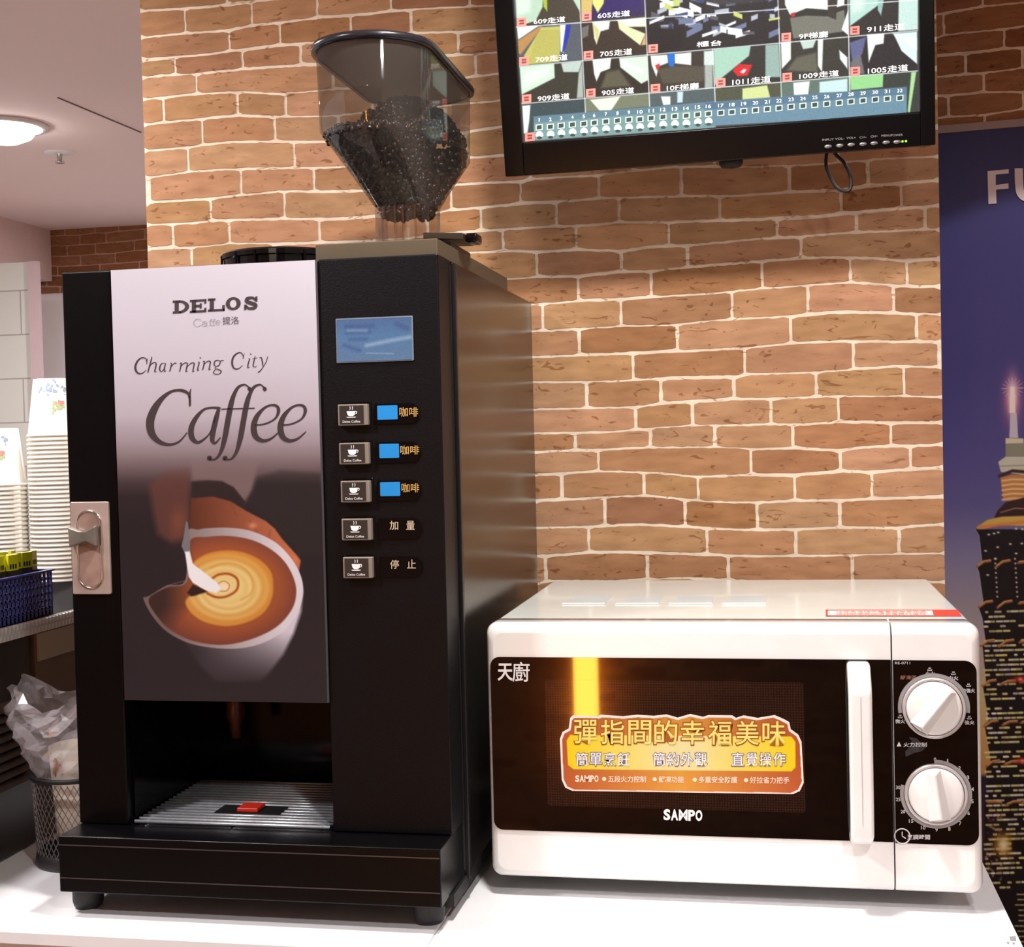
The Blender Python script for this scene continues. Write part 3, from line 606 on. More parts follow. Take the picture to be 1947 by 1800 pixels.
# Charming City (small italic)
rb([(346, 775, 3), (340, 800, 6), (338, 825, 3)]); rb([(340, 812, 3), (330, 778, 8), (295, 772, 9), (262, 800, 14), (245, 850, 16), (262, 893, 14), (300, 898, 8), (335, 870, 3)])
rb([(380, 762, 6), (372, 800, 10), (358, 850, 10), (348, 892, 9)]); rb([(356, 850, 4), (385, 815, 6), (412, 812, 9), (412, 845, 10), (404, 882, 9), (420, 886, 3)])
def ia(x, y): rb([(x+45, y+4, 4), (x+25, y, 5), (x+8, y+22, 10), (x+4, y+54, 10), (x+20, y+68, 6), (x+42, y+40, 3)]); rb([(x+52, y, 7), (x+44, y+36, 10), (x+42, y+66, 8), (x+56, y+62, 3)])
ia(440, 815)
rb([(530, 815, 5), (541, 820, 8), (534, 850, 9), (526, 882, 8)]); rb([(534, 850, 3), (562, 816, 6), (580, 818, 9)])
for x0, y0, n_ in ((612, 812, 2), (800, 798, 1)):
    rb([(x0-6, y0+8, 3), (x0+8, y0+2, 8), (x0+2, y0+40, 9), (x0-6, y0+72, 8)])
    for k in range(n_): rb([(x0-2+k*56, y0+36, 3), (x0+30+k*56, y0+4, 6), (x0+56+k*56, y0+4, 9), (x0+52+k*56, y0+38, 9), (x0+46+k*56, y0+70, 8), (x0+60+k*56, y0+66, 3)])
rb([(757, 806, 5), (766, 810, 8), (757, 846, 9), (753, 874, 8), (766, 870, 3)]); rb([(769, 768, 3), (775, 772, 9), (781, 776, 3)])
rb([(920, 790, 8), (895, 798, 8), (888, 826, 9), (905, 842, 6), (930, 828, 8), (936, 800, 8), (920, 790, 6)]); rb([(936, 800, 3), (955, 792, 7), (968, 796, 3)])
rb([(905, 842, 4), (895, 858, 5), (925, 868, 9), (945, 882, 9), (930, 902, 6), (895, 904, 7), (882, 888, 7), (900, 864, 4)])
rb([(1134, 735, 3), (1126, 760, 6), (1124, 782, 3)]); rb([(1126, 768, 3), (1112, 734, 8), (1080, 732, 9), (1045, 764, 14), (1034, 815, 15), (1050, 856, 12), (1085, 860, 7), (1120, 832, 3)])
rb([(1168, 778, 5), (1176, 782, 8), (1166, 818, 9), (1162, 850, 8), (1178, 846, 3)]); rb([(1180, 736, 3), (1186, 741, 9), (1192, 746, 3)])
rb([(1222, 756, 4), (1214, 790, 9), (1206, 836, 8), (1220, 846, 5), (1236, 836, 3)]); rb([(1200, 778, 4), (1240, 772, 4)])
rb([(1256, 772, 3), (1272, 770, 8), (1282, 810, 9), (1284, 838, 6)]); rb([(1324, 762, 6), (1312, 802, 6), (1284, 850, 6), (1256, 884, 8), (1244, 886, 8)])
lt.build('lettering', DARKPR, panel)
lt = MB(); gq = lambda x, y: fq(200+x/cs, 500+y/cs)
# thin typewriter 'Caffe'
g4 = lambda pts: ribbon(lt, [(x, y, 4.5) for x, y in pts], Q)
g4([(778, 470), (770, 458), (745, 456), (726, 472), (722, 492), (735, 512), (760, 516), (780, 504)])
g4([(792, 482), (810, 474), (826, 482), (826, 508), (836, 510)]); g4([(826, 490), (800, 492), (790, 504), (804, 514), (826, 504)])
for x in (858, 884): g4([(x+18, 460), (x+6, 456), (x, 468), (x-1, 506)]); g4([(x-12, 474), (x+14, 472)]); g4([(x-10, 507), (x+10, 506)])
g4([(904, 484), (934, 482), (928, 468), (912, 468), (902, 484), (910, 500), (934, 498)])
lt.build('thin_lettering', GREYPR, panel)
lt = MB(); put_text(lt, '提洛', gq(955, 438), gq(1090, 432), gq(957, 502), bold=.004); lt.build('thin_lettering', mat('dark_grey_ink', (92, 84, 90), .5), panel)
# lock --------------------------------------------------------------
b = MB(); lx0, lx1 = fp(138.7, 1040).x, fp(210.5, 1040).x; lz0, lz1 = fp(175, 1129).z, fp(175, 953.5).z
b.prism(rrect(lx0, lx1, lz0, lz1, .0015), 'y', F_-.003, F_+.001); lock = b.build('door_lock', mat('lock_plate', (206, 186, 178), .32, metal=.55, noise=(40, .25)), cmc, bevel=.0007)
mx_ = (lx0+lx1)/2; b = MB(); out = rrect(mx_-.0125, mx_+.0115, lz0+.006, lz1-.0085, .0115, 8)
b.tube([(x, F_-.0032, z) for x, z in out], .0011, 6, closed=True); b.build('recess_ring', CHROME, lock, smooth=True)
b = MB(); b.prism(rrect(mx_-.0112, mx_+.0102, lz0+.0072, lz1-.0097, .0106, 8), 'y', F_-.0034, F_-.0028); b.build('lock_flap', mat('worn_steel', (190, 160, 148), .3, metal=.5, noise=(60, .35)), lock)
kz = fp(170, 1019).z; b = MB(); kx = mx_-.0045
b.prism([(kx-.014, kz+.010), (kx-.002, kz+.006), (kx+.004, kz+.006), (kx+.0145, kz+.011), (kx+.0145, kz-.010), (kx+.004, kz-.005), (kx-.002, kz-.006), (kx-.013, kz-.010)], 'y', F_-.011, F_-.0036)
b.build('turn_knob', mat('knob_grey_metal', (138, 132, 122), .35, metal=.5, noise=(60, .4)), lock, bevel=.002)
# display -----------------------------------------------------------
def paint_lcd(X, Y):
    p = Paint(X, Y, (96, 128, 176)); p.vgrad([(600, (92, 122, 170)), (640, (100, 140, 184)), (690, (112, 140, 178))])
    T = lambda x, y: (600+x/3.1034, 560+y/3.1034)
    for a_, b_, w_ in (((180, 190), (340, 185), 8), ((185, 225), (320, 220), 7), ((200, 265), (300, 262), 6), ((170, 300), (260, 330), 7), ((480, 175), (540, 200), 10)): p.line([T(*a_), T(*b_)], w_, (72, 92, 150), 3, .5)
    p.line([T(190, 212), T(300, 212)], 5, (160, 190, 214), 2.5, .6)
    p.line([T(300, 300), T(420, 275), T(560, 250)], 7, (178, 200, 226), 3, .75); p.line([T(300, 345), T(460, 348)], 2, (170, 196, 220), 1.5, .7)
    r_ = np.random.default_rng(2); p.c += r_.normal(0, 5, X.shape)[..., None]
    return p.c
d00, d10, d01 = fp(640.3, 608, .001), fp(784, 603.5, .001), fp(644, 688, .001)
b = MB(); x0, x1, z1, z0 = d00.x, d10.x-.0008, d00.z, d01.z
b.prism(rrect(x0-.001, x1+.001, z0-.001, z1+.001, .001), 'y', F_-.0012, F_+.001); disp = b.build('display', mat('lcd_frame', (120, 128, 138), .4), ctl)
print_grid('lcd_screen', (x0, F_-.0016, z1), (x1-x0, 0, 0), (0, 0, z0-z1), 150, 90, paint_lcd, attr_mat('lcd', .25, .4, emission=.75), disp)
# buttons and label windows ------------------------------------------
rows = [((646.7, 769.4), (703.8, 808)), ((649, 842), (706, 881.6)), ((652, 913.8), (708, 953.8)), ((653.8, 985.3), (711, 1025.6)), ((656.4, 1057.8), (712.8, 1097.5))]
BTN = mat('button_dark', (48, 42, 40), .35); BTNE = mat('button_clear_edge', (132, 122, 112), .2, spec=.8)
CAPS = mat('label_capsule', (8, 8, 10), .06); BLUE = mat('blue_tag', (18, 132, 205), .45); 
tagsb = [((717, 771), (756, 797)), ((720.8, 844), (758.9, 870)), ((722.4, 916.7), (761, 942.5))]
chars = [[('咖啡', 759.5, 774, 795, 792)], [('咖啡', 761, 846.8, 797, 864)], [('咖啡', 763.4, 918.5, 797, 936)], [('加', 740.8, 990, 757, 1007), ('量', 772.4, 990, 788.5, 1007)], [('停', 741.8, 1064.3, 758.5, 1081), ('止', 774, 1063.3, 790.8, 1080.4)]]
for i, ((xa, ya), (xb, yb)) in enumerate(rows):
    x0, z1 = fp(xa, ya).x, fp(xa, ya).z; x1, z0 = fp(xb, yb).x, fp(xb, yb).z
    bt = MB(); bt.box(x0-.0006, x1+.0014, F_-.0012, F_+.001, z0-.001, z1+.0022, 1); bt.box(x0, x1, F_-.0075, F_-.001, z0, z1, 0)
    bt = bt.build('button', [BTNE, BLKG], ctl, bevel=.0008)
    f = MB(); f.box(x0+.0018, x1-.0034, F_-.0079, F_-.0074, z0+.0014, z1-.0012); f.build('button_face', BTN, bt)
    k = MB(); ww, hh = x1-x0, z1-z0; cx, cz = x0+ww*.46, z0+hh*.58; yy = F_-.0082
    k.add([(cx+a_*ww, yy, cz+b_*hh) for a_, b_ in ((-.15, .1), (.15, .1), (.12, -.08), (.06, -.14), (-.06, -.14), (-.12, -.08))], [tuple(range(6))])
    k.add([(cx+a_*ww, yy, cz+b_*hh) for a_, b_ in ((-.17, -.17), (.17, -.17), (.13, -.21), (-.13, -.21))], [(0, 1, 2, 3)])
    k.tube([(cx+ww*(.15+.045*math.sin(t)), yy, cz+hh*(.02+.06*math.cos(t))) for t in (0, .8, 1.6, 2.4, 3.1)], .0004, 5)
    for q_ in (-.04, .04): k.tube([(cx+ww*(q_+.015*math.sin(t*3)), yy, cz+hh*(.15+.16*t)) for t in (0, .25, .5, .75, 1)], .0003, 5)
    put_text(k, 'Delos Coffee', (x0+ww*.17, yy, z0+hh*.24), (x0+ww*.76, yy, z0+hh*.24), (x0+ww*.17, yy, z0+hh*.13)); k.build('cup_symbol', WPR, bt)
    # capsule
    cx0, cx1 = fp(712.8+i*2.2, ya).x, fp(797+i*1.4, ya).x; r_ = (z1-z0)*.42; cz0 = z0+.0006; cz1 = z1-.0003
    pts = [(cx0, cz0), (cx1-r_, cz0)]+[(cx1-r_+r_*math.cos(R(a)), cz0+r_+r_*math.sin(R(a))) for a in range(-80, 1, 16)]+[(cx1-r_+r_*math.cos(R(a)), cz1-r_+r_*math.sin(R(a))) for a in range(0, 81, 16)]+[(cx1-r_, cz1), (cx0, cz1)]
    cp = MB(); cp.prism(pts, 'y', F_-.0014, F_+.001); cp = cp.build('label_window', CAPS, ctl)
    if i < 3:
        (ax, ay), (bx, by) = tagsb[i]; t_ = MB(); p0, p1 = fp(ax, ay, .002), fp(bx, by, .002)
        t_.prism(rrect(p0.x, p1.x, p1.z, p0.z, .0008), 'y', F_-.0019, F_-.0013); t_.build('blue_tag', BLUE, cp)
    g = MB()
    for s_, xa_, ya_, xb_, yb_ in chars[i]: put_text(g, s_, fp(xa_, ya_, .0022), fp(xb_, ya_, .0022), fp(xa_, yb_, .0022), bold=.006)
    g.build('lettering', GOLDPR if i < 3 else mat('pale_gold_ink', (190, 172, 146), .5), cp)
# base ---------------------------------------------------------------
BX0, BX1, BY = -.6465, -.2885, 1.125
b = MB(); b.box(BX0, BX1, BY, 1.30, .0236, BT)
base = b.build('base_tray', BLK, cmc, bevel=.0015)
g = MB()
for z in (BT-.0085, .0365): g.box(BX0+.001, BX1-.001, BY-.0005, BY+.01, z, z+.0009)
g.build('trim_line', mat('line_grey', (90, 86, 88), .3, metal=.6), base)
b = MB(); b.box(BX0+.006, MR+.001, 1.16, YB-.004, .0125, .024); b.build('chassis_skirt', BLKM, cmc)
def foot(x, y):
    f = MB(); f.lathe([(.001, 0), (.010, 0), (.013, .0025), (.0142, .007), (.0142, .018), (.0135, .0238), (.001, .0238)], x, y, 24); return f.build('foot', mat('rubber', (34, 32, 36), .55), cmc, smooth=True)
foot(onZ(178, 1716, 0).x, 1.157); foot(onZ(820, 1748, 0).x, 1.157); foot(-.62, 1.59); foot(-.31, 1.59)
# grate
gr = MB(); gz = BT
for k in range(17):
    y = 1.168+k*.0092; gr.tube([(PXL+.004, y, gz+.0030), (PXR-.004, y, gz+.0030)], .0017, 6)
for x in (PXL+.012, (PXL+PXR)/2, PXR-.012): gr.box(x-.0015, x+.0015, 1.170, 1.315, gz+.0004, gz+.002)
grate = gr.build('drip_grate', STEEL, cmc, smooth=True)
fl = onZ(474, 1541, gz+.004); b = MB(); b.box(fl.x-.030, fl.x+.034, fl.y-.014, fl.y+.014, gz+.004, gz+.0052); b.build('float_frame', BLKM, grate)
b = MB(); b.box(fl.x-.009, fl.x+.012, fl.y-.009, fl.y+.012, gz+.005, gz+.009); b.build('red_float', mat('red_plastic', (205, 50, 35), .35), grate, bevel=.001)
# top: plate, canister lid, hopper -----------------------------------
OLV = mat('olive_plate', (92, 82, 66), .35, metal=.3)
b = MB(); b.box(-.404, -.2905, 1.178, 1.50, MT, .6055); plate = b.build('hopper_plate', OLV, cmc, bevel=.001)
b = MB(); b.lathe([(.001, MT), (.058, MT), (.058, MT+.016), (.060, MT+.017), (.060, MT+.0215), (.057, MT+.0235), (.001, MT+.0235)], -.4745, 1.285, 48)
for z_ in (0,):
    for a in (-150, -118, -96, -75, -50): b.box(-.474+.0601*math.cos(R(a))-.0008, -.474+.0601*math.cos(R(a))+.0008, 1.285+.0601*math.sin(R(a))-.001, 1.285+.0601*math.sin(R(a))+.001, MT+.005, MT+.0205)
b.build('canister_lid', BLKG, cmc, smooth=False)
hx, r_h, yf, yb_ = -.368, .056, 1.262, 1.425
def plan(ex=0., n=14, sc_=1.0, cx=hx, ya=yf, yb2=yb_, r=r_h):
    rr = r+ex; pts = []
    for k in range(n+1): a = math.pi+math.pi*k/n; pts.append((cx+rr*math.cos(a), ya+rr*math.sin(a)))
    for k in range(n+1): a = math.pi*k/n; pts.append((cx+rr*math.cos(a), yb2+rr*.8*math.sin(a)))
    return pts
ZR, ZF, ZN, ZB_ = .800, .722, .650, .6075
nx_, ny_ = -.3455, 1.285
def loft(mb, rings, cap0=False, cap1=False):
    n = len(rings[0]); mb.add([p for q_ in rings for p in q_], [(i*n+k, i*n+(k+1) % n, (i+1)*n+(k+1) % n, (i+1)*n+k) for i in range(len(rings)-1) for k in range(n)]+([tuple(range(n))] if cap0 else [])+([tuple(range((len(rings)-1)*n, len(rings)*n))] if cap1 else []))
def neckplan(r, n=14):
    P = plan(0, n); out = []
    for k in range(len(P)): 
        a = (math.pi+math.pi*k/n) if k <= n else math.pi*(k-n-1)/n
        c, s_ = math.cos(a), math.sin(a); e = 1/max(abs(c), abs(s_))**.55; out.append((nx_+r*c*e, ny_+r*s_*e))
    return out
def hop_at(z, ex=0.):
    if z >= ZF: return [(x, y, z) for x, y in plan(ex-.002*(ZR-z)/.08)]
    t = (ZF-z)/(ZF-ZN); A, B = plan(ex-.002), neckplan(.029+ex); return [(a[0]*(1-t)+b_[0]*t, a[1]*(1-t)+b_[1]*t, z) for a, b_ in zip(A, B)]
h = MB(); rings = [hop_at(z) for z in (.7946, .76, ZF)]+[hop_at(z) for z in (.70, .675, ZN)]; loft(h, rings)
HCLR = clear_mat('smoky_clear_plastic', (.76, .74, .71), .035, .05, haze=.045)
hopper = h.build('bean_hopper', HCLR, cmc, smooth=True); pl(hopper, 'clear smoky plastic bean hopper')
for p in hopper.data.polygons: p.use_smooth = True
n_ = MB(); loft(n_, [[(x, y, ZN) for x, y in neckplan(.030)], [(x, y, .613) for x, y in neckplan(.030)]]); loft(n_, [[(x, y, .613) for x, y in neckplan(.031)], [(x, y, .608) for x, y in neckplan(.031)]], True, True)
for a_ in (-.016, -.004, .004, .016): n_.box(nx_+a_-.0008, nx_+a_+.0008, ny_-.034, ny_-.031, .612, ZN)
n_.build('hopper_neck', clear_mat('clear_neck', (.93, .92, .9), .14, .08), hopper)
l_ = MB(); pz = lambda ex, z: [(x, y, z) for x, y in plan(ex)]
loft(l_, [pz(.000, .7945), pz(.0040, .7945), pz(.0048, .7985), pz(.0036, .8015), pz(-.003, .8025), pz(-.03, .8035)], False, True); l_.add([(x, y, .7950) for x, y in plan(-.0012)], [tuple(range(len(plan())))], 1)
l_.build('hopper_lid', [mat('lid_black', (26, 24, 30), .25), mat('lid_underside', (128, 120, 112), .5)], hopper, smooth=True)
s_ = MB(); s_.hexa([(-.335, 1.262, .6145), (-.312, 1.262, .6145), (-.284, 1.262, .6170), (-.335, 1.262, .6185)], [(-.335, 1.315, .6145), (-.312, 1.315, .6145), (-.284, 1.30, .6170), (-.335, 1.315, .6185)])
s_.hexa([(-.322, 1.25, .6165), (-.284, 1.253, .614), (-.284, 1.253, .6205), (-.322, 1.25, .6225)], [(-.322, 1.31, .6165), (-.284, 1.30, .614), (-.284, 1.30, .6205), (-.322, 1.31, .6225)])
gate = s_.build('slide_gate', mat('gate_plate', (62, 52, 42), .3, metal=.5), hopper, bevel=.0008)
k_ = MB(); k_.box(-.284, -.2725, 1.262, 1.285, .6125, .6215); k_.build('gate_knob', BLKG, hopper, bevel=.002)
b = MB(); b.lathe([(.001, .6055), (.036, .6055), (.036, .6085), (.001, .6085)], nx_, ny_, 32); b.box(-.318, -.294, 1.24, 1.33, .592, .612); b.build('hopper_collar', BLKG, cmc, bevel=.003)
# beans ----------------------------------------------------------------
rnd = random.Random(11)
def bean_shape():
    vs, fs = [], []; nu, nv = 7, 5
    for j in range(nv+1):
        t = math.pi*j/nv
        for i in range(nu):
            a = 2*math.pi*i/nu; x, y, z = math.sin(t)*math.cos(a), math.sin(t)*math.sin(a), math.cos(t)
            vs.append((x*.0034, y*.0025-(.0008 if y > .6 else 0), z*.0046))
    fs = [(j*nu+i, j*nu+(i+1) % nu, (j+1)*nu+(i+1) % nu, (j+1)*nu+i) for j in range(nv) for i in range(nu)]
    return [Vector(v) for v in vs], fs
bv, bf = bean_shape(); bb = MB()
def topz(x, y): return .717+.058*math.exp(-(((x-hx)/.05)**4+((y-1.39)/.085)**4))
def ringpt(z, u, ex):
    P = hop_at(z, ex) if z > ZN+.0005 else [(x, y, z) for x, y in neckplan(.029+ex)]; n = len(P); f = u*n; i = int(f) % n; t = f-int(f); a, b_ = P[i], P[(i+1) % n]
    return Vector((a[0]*(1-t)+b_[0]*t, a[1]*(1-t)+b_[1]*t, z))
def add_bean(p):
    M_ = Matrix.Rotation(rnd.uniform(0, 6.28), 3, 'X') @ Matrix.Rotation(rnd.uniform(0, 6.28), 3, 'Z') @ Matrix.Rotation(rnd.uniform(0, 6.28), 3, 'Y')
    bb.add([p+M_ @ v for v in bv], bf, rnd.randrange(3))
z = ZN-.004
while z < .742:
    n = int((.20+.38*max(0, min(1, (z-ZN)/(ZF-ZN))))/.0062)
    for k in range(n):
        for lay in (-.0062, -.0105):
            p = ringpt(z+rnd.uniform(-.002, .002), (k+rnd.random())/n, lay+rnd.uniform(-.001, 0))
            if p.z < topz(p.x, p.y)+.004: add_bean(p)
    z += .0052
for _ in range(2000):
    u, t = rnd.random(), rnd.random()**.5; e = ringpt(.724, u, -.006); c_ = Vector((hx, 1.34, 0)); x, y = c_.x+(e.x-c_.x)*t, c_.y+(e.y-c_.y)*t
    add_bean(Vector((x, y, topz(x, y)+rnd.uniform(-.002, .002))))
core = MB(); 
for zz in (0,):
    rr_ = [hop_at(z_, -.012) for z_ in (.652, .69, .717)]; loft(bb, rr_, True, True)
gx = [[Vector((hx+(ringpt(.72, u/24, -.010).x-hx)*t/6, 1.34+(ringpt(.72, u/24, -.010).y-1.34)*t/6, 0)) for u in range(24)] for t in range(1, 7)]+[[Vector((ringpt(.72, u/24, -.0035).x, ringpt(.72, u/24, -.0035).y, 0)) for u in range(24)]]
loft(bb, [[(p.x, p.y, topz(p.x, p.y)-.003) for p in q_] for q_ in gx], True)
beans = bb.build('coffee_beans', [mat('bean_dark', (32, 19, 14), .34, spec=.45), mat('bean_mid', (46, 28, 19), .36, spec=.45), mat('bean_deep', (24, 15, 12), .32, spec=.45)], None, smooth=True)
tag(beans, 'dark roasted coffee beans filling the clear hopper of the machine', 'coffee beans', kind='stuff')
# ================================================================== MICROWAVE
mw = thing('microwave_oven', 'white microwave oven with black glass door, bar handle and two round dials', 'microwave')
WX0, WX1, WY, WZ0, WZ1 = -.2676, .1724, 1.2299, .0175, .2553
WB = 1.611; SX = .0972
b = MB(); b.box(WX0+.003, WX1-.003, WY+.034, WB, WZ0+.003, WZ1-.0015); hs = b.build('cabinet', mat('white_painted_steel', (226, 231, 226), .22, coat=.4), mw, bevel=.004, seg=3)
VENT = mat('vent_panel', (196, 208, 212), .25)
wz = WZ1-.0015; toT = lambda x, y: onZ(x, y, wz)
for k in range(4):
    p0 = toT(1082+k*101, 1146); p1 = toT(1153+k*101-1, 1146); d = .052
    v = MB(); v.box(p0.x, p1.x, p0.y, p0.y+d, wz-.001, wz+.0006); v = v.build('vent_panel', VENT, mw)
    r_ = MB(); r_.box(p0.x-.006, p1.x+.001, p0.y-.013, p0.y-.004, wz, wz+.0016); r_.build('raised_rib', WHITE, mw, bevel=.0007)
# door and control section: solid fascias with rounded outer edges
def fascia(name, x0, x1, rl, rr):
    # outline in XZ with rounded outer corners; front edge rolled back
    n = 6; P = []
    for cx, cz, a0, r in ((x1-(rr or .001), WZ1-(rr or .001), 0, rr or .001), (x0+(rl or .001), WZ1-(rl or .001), 90, rl or .001), (x0+(rl or .001), WZ0+(rl or .001), 180, rl or .001), (x1-(rr or .001), WZ0+(rr or .001), 270, rr or .001)):
        for k in range(n+1): a = R(a0+90*k/n); P.append((cx+r*math.cos(a), cz+r*math.sin(a)))
    mb = MB(); cx, cz = (x0+x1)/2, (WZ0+WZ1)/2
    def ring(ins, y):
        out = []
        for x, z in P:
            xx = x+ins if (x < cx and rl) else (x-ins if (x > cx and rr) else x)
            zz = z+ins if z < cz else z-ins*1.15
            out.append((xx, y, zz))
        return out
    loft(mb, [ring(0, WY+.035), ring(0, WY+.010), ring(.0012, WY+.0045), ring(.0038, WY+.0012), ring(.0075, WY), ring(.0078, WY+.0001)], True, True)
    o = mb.build(name, WHITEK, mw, smooth=True)
    mo = o.modifiers.new('wn', 'WEIGHTED_NORMAL'); return o
door = fascia('door', WX0, SX-.0006, .010, 0)
cpn = fascia('control_panel', SX+.0006, WX1, 0, .010)
def glass_plate(name, x0, x1, z0, z1, cl, cr, par):
    pts = []
    for cx, cz, a0, r in ((x1-cr, z1-cr, 0, cr), (x0+cl, z1-cl, 90, cl), (x0+cl, z0+cl, 180, cl), (x1-cr, z0+cr, 270, cr)):
        for k in range(7): a = R(a0+15*k); pts.append((cx+r*math.cos(a), cz+r*math.sin(a)))
    g = MB(); g.prism(pts, 'y', WY-.0010, WY+.002); return g.build(name, mat('black_glass', (6, 5, 6), .03, spec=.75), par)
GX0, GX1, GZ0, GZ1 = -.2628, .0970, .0630, .2243
gl = glass_plate('door_glass', GX0, SX-.0008, GZ0, GZ1, .0085, .0004, door)
cg = glass_plate('dial_plate', SX+.0010, .1684, .0623, .2240, .0004, .010, cpn)
fm = lambda x, y, o=.0013: onY(x, y, WY-o)
# inner perforated window; its brown tone paints in the reflected bricks
wm_ = bpy.data.materials.new('perforated_window'); wm_.use_nodes = True; nt = wm_.node_tree; bs = nt.nodes['Principled BSDF']
vo = nt.nodes.new('ShaderNodeTexVoronoi'); vo.inputs['Scale'].default_value = 420; vo.inputs['Randomness'].default_value = 0; tcn = nt.nodes.new('ShaderNodeTexCoord'); nt.links.new(tcn.outputs['Object'], vo.inputs['Vector'])
cr_ = nt.nodes.new('ShaderNodeValToRGB'); cr_.color_ramp.elements[0].position = .3; cr_.color_ramp.elements[1].position = .5; cr_.color_ramp.elements[0].color = L(20, 11, 9); cr_.color_ramp.elements[1].color = L(46, 28, 22)
nt.links.new(vo.outputs['Distance'], cr_.inputs['Fac']); nt.links.new(cr_.outputs['Color'], bs.inputs['Base Color']); bs.inputs['Roughness'].default_value = .03; bs.inputs['Specular IOR Level'].default_value = .75
p0, p1 = fm(1035, 1292), fm(1532, 1545); b = MB(); b.prism(rrect(p0.x, p1.x, p1.z, p0.z, .003), 'y', WY-.00115, WY-.0009); b.build('window_screen', wm_, gl)
# handle
hp = [(WY, .2235), (WY-.012, .2225), (WY-.027, .2050), (WY-.030, .197), (WY-.030, .085), (WY-.027, .072), (WY-.012, .0635), (WY, .0625), (WY, .073), (WY-.010, .076), (WY-.017, .088), (WY-.017, .192), (WY-.012, .202), (WY, .212)]
b = MB(); b.prism([(y, z) for y, z in hp], 'x', .0585, .0785); v = b.v
b.v = [(x, y, z) for x, y, z in v]
hd = b.build('handle', WHITEK, door, bevel=.0035, seg=3)
b = MB(); b.box(.0683, .0687, WY-.0305, WY-.0298, .085, .197); b.build('seam_line', mat('seam_grey', (196, 193, 194), .4), hd)
# door writing
t_ = MB(); put_text(t_, '天', fm(946, 1261), fm(975, 1261), fm(946, 1294), bold=.022); put_text(t_, '廚', fm(974, 1258), fm(1007, 1258), fm(974, 1296), bold=.010); t_.build('logo_lettering', WPR, door)
t_ = MB()
def impact(mb, s_, x0, y0, x1, y1, pf, o=Vector((0, 0, 0)), dy=0):
    n = len(s_); w_ = (x1-x0)/n
    wd = {'S': .95, 'A': 1.0, 'M': 1.22, 'P': .93, 'O': .95}; tot = sum(wd[c] for c in s_); x = x0
    for c in s_:
        ww = (x1-x0)*wd[c]/tot; f = (x-x0)/(x1-x0); yy = dy*f
        put_text(mb, c, pf(x+ww*.04, y0+yy)+o, pf(x+ww*.96, y0+yy)+o, pf(x+ww*.04, y1+yy)+o, bold=.042 if c != 'M' else .018); x += ww
impact(t_, 'SAMPO', 1261, 1538, 1336, 1559, fm, dy=2); t_.build('brand_lettering', WPR, door)
# sticker: scalloped outline
SK = lambda x, y: (1040+x/3.7442, 1330+y/3.7442)
outl = [(165, 130), (185, 112), (360, 118), (385, 108), (540, 118), (640, 108), (760, 115), (850, 105), (930, 128), (1020, 102), (1110, 122), (1150, 110), (1320, 112), (1345, 130), (1400, 112), (1500, 130), (1620, 110), (1690, 140), (1725, 160), (1735, 210), (1790, 250), (1812, 300), (1828, 590), (1800, 650), (1750, 672), (180, 648), (130, 625), (105, 570), (92, 280), (110, 230), (155, 205)]
b = MB(); P3 = [fm(*SK(*p), .0016) for p in outl]; n = len(P3)
b.add([tuple(p) for p in P3]+[(p.x, WY-.0011, p.z) for p in P3], [tuple(range(n))]+[(i, (i+1) % n, (i+1) % n+n, i+n) for i in range(n)])
stk = b.build('promotional_sticker', mat('sticker_white', (238, 222, 216), .4), door)
def paint_stk(X, Y):
    p = Paint(X, Y, (206, 120, 50)); cx = (X-1040)*3.7442; cy = (Y-1330)*3.7442
    t = np.abs(cx-950)/850; t = np.clip(t, 0, 1)[:, None]; u = np.clip((cy-120)/530, 0, 1)[:, None]
    p.c = np.array((226, 158, 66))*(1-t)+np.array((188, 92, 50))*t; p.c = p.c*(.96+.08*u)
    yel = [(140, 290), (165, 250), (1740, 262), (1768, 300), (1770, 480), (1740, 510), (190, 495), (150, 465)]
    col = lambda x, y: (lambda a: np.array((246, 232, 168))*(1-a)+np.array((248, 214, 16))*a)(np.clip(np.abs((x-1040)*3.7442-950)/800-.12, 0, 1)[:, None])
    p.poly([SK(*q_) for q_ in yel], col, 1)
    return p.c
def inner_grid(painter, name, outline, par, m_, off):
    X0, X1 = min(p[0] for p in outline), max(p[0] for p in outline); Y0, Y1 = min(p[1] for p in outline), max(p[1] for p in outline)
    a, b_, c = fm(X0, Y0, off), fm(X1, Y0, off), fm(X0, Y1, off)
    z1 = max(a.z, b_.z); z0 = fm(X1, Y1, off).z; z0 = min(z0, c.z)
    nu, nv = 560, 190; u, v = np.meshgrid(np.linspace(a.x, b_.x, nu), np.linspace(z1, z0, nv)); P = np.stack([u.ravel(), np.full(u.size, WY-off), v.ravel()], 1)
    X, Y = projN(P); d = sdf(X, Y, outline).reshape(nv, nu); col = lin(np.clip(painter(X, Y), 0, 255))*.78
    idx = np.arange(nu*nv).reshape(nv, nu); F = np.stack([idx[:-1, :-1], idx[:-1, 1:], idx[1:, 1:], idx[1:, :-1]], -1).reshape(-1, 4)
    keep = (d.ravel()[F] < 0).all(1); F = F[keep]; me = bpy.data.meshes.new(name); me.from_pydata(P.tolist(), [], F.tolist())
    at = me.color_attributes.new('print', 'FLOAT_COLOR', 'POINT'); at.data.foreach_set('color', np.concatenate([col, np.ones((len(P), 1))], 1).ravel())
    me.materials.append(m_); o = bpy.data.objects.new(name, me); C.objects.link(o); o.parent = par; return o
cxm, cym = 950, 390; inn = [SK(cxm+(x-cxm)*.985, cym+(y-cym)*.955+3) for x, y in outl]
inner_grid(paint_stk, 'sticker_print', inn, stk, attr_mat('sticker_print', .45, .2), .0018)
t_ = MB(); t2 = MB()
main = '彈指間的幸福美味'; xs0 = [190, 380, 575, 760, 950, 1145, 1340, 1530]
